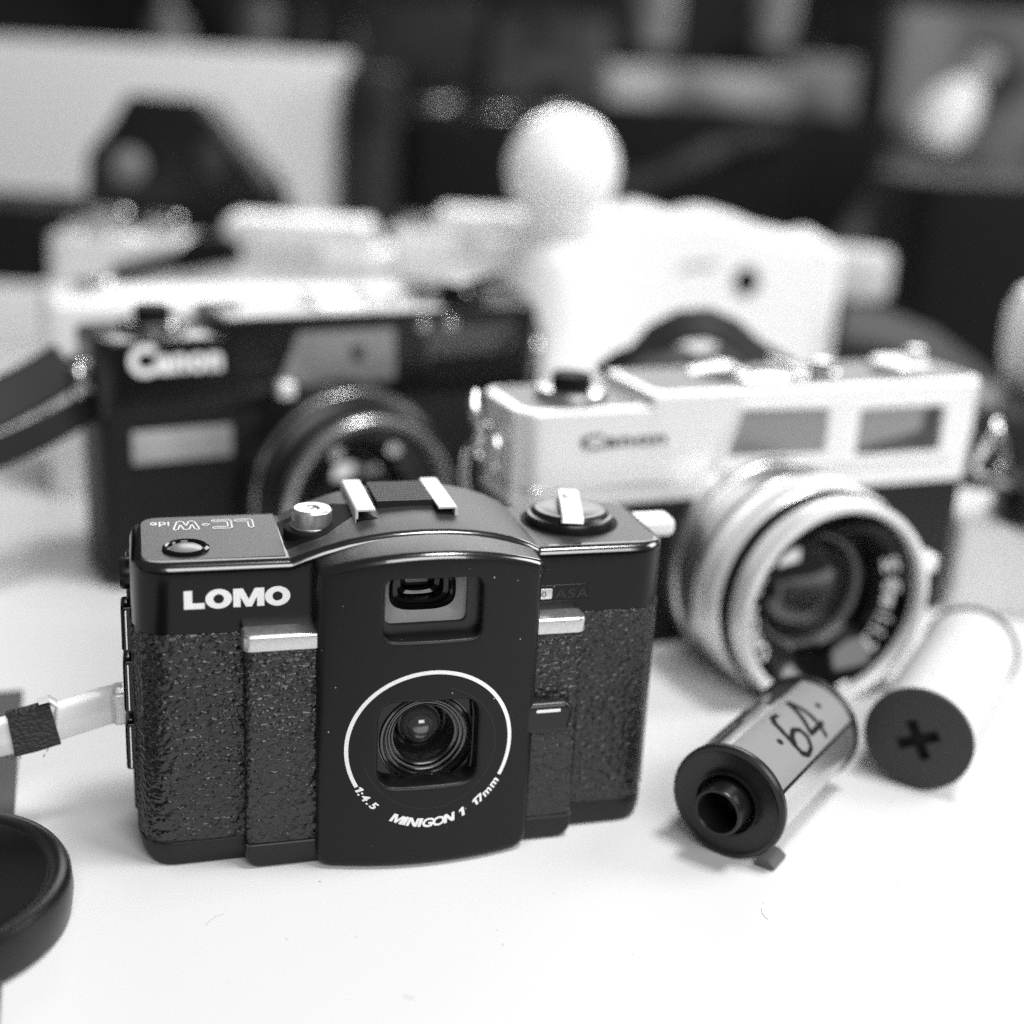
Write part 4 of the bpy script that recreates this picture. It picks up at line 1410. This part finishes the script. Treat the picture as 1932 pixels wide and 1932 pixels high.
# right hand things on the table
ws = thing('lidded_jar', 'x', 'jar')
MB().lathe([(0, 0.2), (18, 0.2), (18.5, 2), (18.5, 62), (0, 62.5)], (17, 17, 0), (0, 0, 1), 40).build('jar_body', 'g05', ws)
MB().lathe([(0, 62), (19, 62), (19.6, 63), (19.6, 80), (18, 82.5), (0, 83)], (17, 17, 0), (0, 0, 1), 40).build('screw_lid', 'lidgrey', ws)
tag(ws, 'dark jar with a white lid, to the right of the white plastic camera', 'jar', (254, 322, 0), -16)
wj = MB().lathe([(0, 52.0), (21, 52.0), (22, 53), (23.5, 58), (25, 66), (25, 80), (22, 87), (17, 90), (0, 91)], (0, 0, 0), (0, 0, 1), 48).build('white_jar', 'whiteplastic')
tag(wj, 'white plastic jar cut off by the right edge of the picture', 'jar', (283, 178, 0))
cs = MB().prism(resample(rrect(0, 0, 95, 50, 8), 4), 0.2, 51.8, 6, 2).build('leather_case', 'blackleather')
tag(cs, 'black leather case under the white jar at the right edge', 'case', (234, 150, 0), -8)
for q, (x_, y_, z_) in enumerate([(212, 86, 58), ]):
    rg = MB()
    rg.tube([(7 * math.cos(2 * PI * k / 28), 2 * math.sin(2 * PI * k / 14), 8 * math.sin(2 * PI * k / 28)) for k in range(28)], 1.3, 10, True)
    tag(rg.build('strap_ring', 'chrome'), 'chrome strap ring beside the right end of the silver camera', 'ring', (196, 96, 54), 30)
wb2 = MB().prism(rounded([(0, 0), (62, -6), (66, 30), (8, 40)], 3), 0.2, 30, 2, 1).build('white_film_box', 'paper')
tag(wb2, 'white cardboard film box behind the film roll at the right edge', 'box', (190, 98, 0), -12)
bp2 = MB().lathe([(0, 0), (15, 0), (15.5, 2), (15.5, 11), (14, 12), (0, 12)], (0, 0, 0), (0, 0, 1), 40).build('black_disc', 'bkplastic')
tag(bp2, 'round black cap lying on the white film box at the right edge', 'cap', (219, 98, 30.2))

# clutter on and behind the dark cases
clut = [(-70, 1030, 118.3, 15, 34, 'short dark lens on the black case, near the white carton'),
        (-28, 1034, 118.3, 19, 22, 'squat dark lens on the black case, middle of three'),
        (14, 1028, 118.3, 13, 30, 'slim dark lens on the black case, close to the bulb')]
for x_, y_, z_, r_, h_, lab_ in clut:
    t_ = thing('spare_lens', lab_, 'lens', bgw(x_, y_)[:2] + (z_,), 0, 'dark spare lenses on the black case')
    MB().lathe([(0, 0), (r_, 0), (r_, h_ * .4), (r_ - 2, h_ * .45), (r_ - 2, h_ * .8), (r_ - 1, h_), (r_ - 4, h_), (0, h_ - 3)], (0, 0, 0), (0, 0, 1), 32).build('barrel', 'bkplastic', t_)
    MB().lathe([(r_ + .1, h_ * .25), (r_ + .5, h_ * .28), (r_ + .5, h_ * .33), (r_ + .1, h_ * .36)], (0, 0, 0), (0, 0, 1), 32).build('ring', 'lensmetal', t_)
rod = MB().tube([(-60, 0, 0), (-20, 0, 14), (30, 0, 40), (70, 0, 52)], [7, 8, 8, 6], 12).build('folded_umbrella', 'g10')
tag(rod, 'dim grey folded umbrella lying slantwise on the long black case', 'umbrella', bgw(120, 1064), BGA)
rod.location.z = 0.070
for k, (x_, z_, r_, m_, lab_) in enumerate([(-205, 116.5, 16, 'g05', 'dark bottle on the shelf above the white carton, left of its mate'), (-165, 116.5, 13, 'bkplastic', 'slimmer glossy bottle on the shelf above the right end of the white carton'),
                                    (-330, 116.5, 20, 'g20', 'stout grey bottle on the shelf at the far left'), (250, 116.5, 15, 'bkplastic', 'dark glossy bottle on the shelf at the upper right')]):
    b_ = MB().lathe([(0, 0), (r_, 0), (r_ + 1, 4), (r_, 52), (r_ * .8, 66), (r_ * .35, 74), (r_ * .35, 92), (r_ * .45, 94), (0, 96)], (0, 0, 0), (0, 0, 1), 32).build('bottle', m_)
    tag(b_, lab_, 'bottle', bgw(x_, 1275)[:2] + (z_,), 0, 'bottles along the back shelf')

# dust and fibres lying on the white table
du = MB()
for k in range(60):
    x_, y_ = random.uniform(-60, 150), random.uniform(-120, 60)
    a_ = random.uniform(0, 2 * PI)
    L_ = random.uniform(.15, .5) if k % 9 else random.uniform(1.5, 5)
    pts = [(x_ + L_ * q * math.cos(a_ + q * .5), y_ + L_ * q * math.sin(a_ + q * .5), .06) for q in (0, .35, .7, 1)]
    du.tube(pts, .035 if k % 9 == 0 else random.uniform(.04, .09), 5)
du = du.build('dust', 'g40')
du['kind'] = 'stuff'
du['label'] = 'specks of dust and fine fibres on the white table top'
